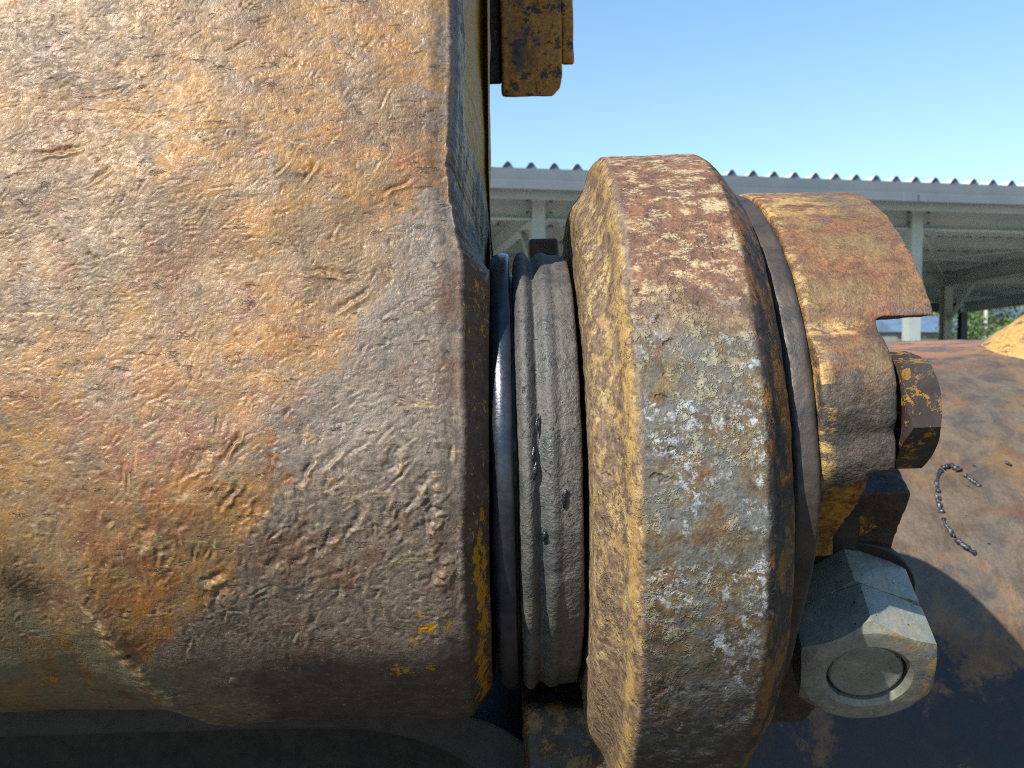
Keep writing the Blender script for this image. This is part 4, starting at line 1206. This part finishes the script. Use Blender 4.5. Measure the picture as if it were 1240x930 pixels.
def tree(name, label, x, y, h, w, mi, trunk=True):
    g = GH(x, y)
    root = empty(name, (x, y, g - 0.1))
    tag(root, label, 'tree' if trunk else 'bush', 'vegetation on the far slope')
    r = np.random.default_rng(int(x * 13 + y * 7) & 0xffff)
    zc = h * 0.62 if trunk else h * 0.5
    if trunk:
        m = MB().tube([(0, 0, 0), (0.05, 0, h * 0.3), (-0.05, 0.03, h * 0.62)], [h * 0.035, h * 0.026, h * 0.012], 7)
        for k in range(5):
            a = r.uniform(0, 6.28); l = w * 0.35
            m.tube([(0, 0, h * (0.3 + 0.06 * k)), (math.cos(a) * l, math.sin(a) * l, h * (0.5 + 0.06 * k))], [h * 0.014, h * 0.006], 5)
        m.build('trunk', M_BARK, root)
    nb = 14
    bl = np.stack([r.normal(0, w * 0.26, nb), r.normal(0, w * 0.26, nb), zc + r.normal(0, h * 0.15, nb)], 1); br = r.uniform(0.16, 0.30, nb) * w
    nl = 1500
    ids = r.integers(0, nb, nl)
    d = r.normal(size=(nl, 3)); d /= np.linalg.norm(d, axis=1)[:, None]
    c = bl[ids] + d * (br[ids] * r.uniform(0.6, 1.05, nl))[:, None]
    c[:, 2] = np.maximum(c[:, 2], 0.15)
    s = r.uniform(0.10, 0.22, nl) * (h / 4.5) ** 0.6
    t1 = r.normal(size=(nl, 3)); t1 /= np.linalg.norm(t1, axis=1)[:, None]
    t2 = np.cross(t1, d); t2 /= np.linalg.norm(t2, axis=1)[:, None] + 1e-9
    V = np.stack([c - t1 * s[:, None], c + t2 * s[:, None] * .6, c + t1 * s[:, None], c - t2 * s[:, None] * .6], 1).reshape(-1, 3)
    obj('crown', mesh_np('crown', V, np.arange(nl * 4).reshape(-1, 4), False), M_LEAF[mi], root)


tree('broad_tree', 'dark round tree left of the pale pole', 33.5, 66, 3.6, 4.4, 0)
tree('bush', 'low olive bush right of the dark shed post', 27.5, 52, 1.6, 2.4, 2, False)
tree('broad_tree', 'dark tree on the slope at the right picture edge', 49, 92, 5.5, 6.5, 0)
tree('broad_tree', 'olive tree high on the far slope', 52, 120, 5.5, 8, 2)
tree('broad_tree', 'mid green tree above the blue roofed house', 47, 104, 5, 7, 1)
tree('broad_tree', 'wide pale green tree at the top of the slope', 66, 140, 6.5, 11, 2)
tree('broad_tree', 'dark tree below the roof edge far right', 60, 116, 5.5, 7, 0)
tree('bush', 'mid green bush beside the pale pole', 35, 62, 1.9, 3.4, 1, False)
tree('bush', 'dark bush in front of the blue roofed house', 29, 60, 1.7, 2.8, 0, False)
tree('broad_tree', 'mid green tree far behind the left shed bay', 2, 105, 6, 8, 1)
tree('broad_tree', 'dark tree far behind the left shed bay', 8, 98, 5.5, 7, 0)


def house(name, label, x, y, w, d, h, yaw, wallc, roofc):
    g = GH(x, y) - 0.1
    root = empty(name, mat=Matrix.Translation((x, y, g)) @ Matrix.Rotation(R(yaw), 4, 'Z'))
    tag(root, label, 'house')
    mw = mat_simple(name + '_wall_' + str(int(x)), wallc, [c * .92 for c in wallc], 1.0, (0.7, 0.9), 0, 0.1, 5, 0.01, 0.6)
    mr = mat_simple(name + '_roof_' + str(int(x)), roofc, [c * .85 for c in roofc], 1.0, (0.5, 0.7), 0, 0.1, 5, 0.01, 0.6)
    MB().box((-w / 2, -d / 2, 0), (w / 2, d / 2, h)).build('wall', mw, root)
    MB().prism([(-d / 2 - .3, h + 0.004), (d / 2 + .3, h + 0.004), (0, h + d * 0.28)], -w / 2 - .3, w / 2 + .3).build('roof', mr, root)
    for k in (-0.3, 0.05, 0.32):
        wi = MB().box((k * w - 0.5, -d / 2 - 0.03, h * 0.4), (k * w + 0.5, -d / 2 + 0.02, h * 0.8)).build('window', M_DKCOL, root)
    MB().box((w * 0.42 - 0.4, -d / 2 - 0.03, 0), (w * 0.42 + 0.4, -d / 2 + 0.02, h * 0.75)).build('door', M_RUSTBLK, root)


house('farm_house', 'low house with blue-grey roof behind the shed posts', 35, 78, 8, 5, 2.0, 12, (150, 150, 148), (120, 146, 176))
house('farm_house', 'pale house half hidden behind the tree right of the pole', 53, 97, 6, 5, 2.4, -8, (190, 190, 180), (110, 126, 150))

px_, py_ = 37.2, 71.5
pr = empty('utility_pole', (px_, py_, GH(px_, py_) - 0.3))
tag(pr, 'thin pale utility pole on the far slope', 'pole')
M_POLE = mat_simple('concrete_pole', (190, 190, 182), (204, 202, 194), 3, (0.8, 0.9), 0, 0.1, 20, 0.01, 0.6)
MB().tube([(0, 0, 0), (0, 0, 4.6)], [0.17, 0.12], 10).build('post', M_POLE, pr, True)
MB().bar((-0.7, 0, 4.2), (0.7, 0, 4.2), 0.1, 0.1).build('cross_arm', M_POLE, pr)
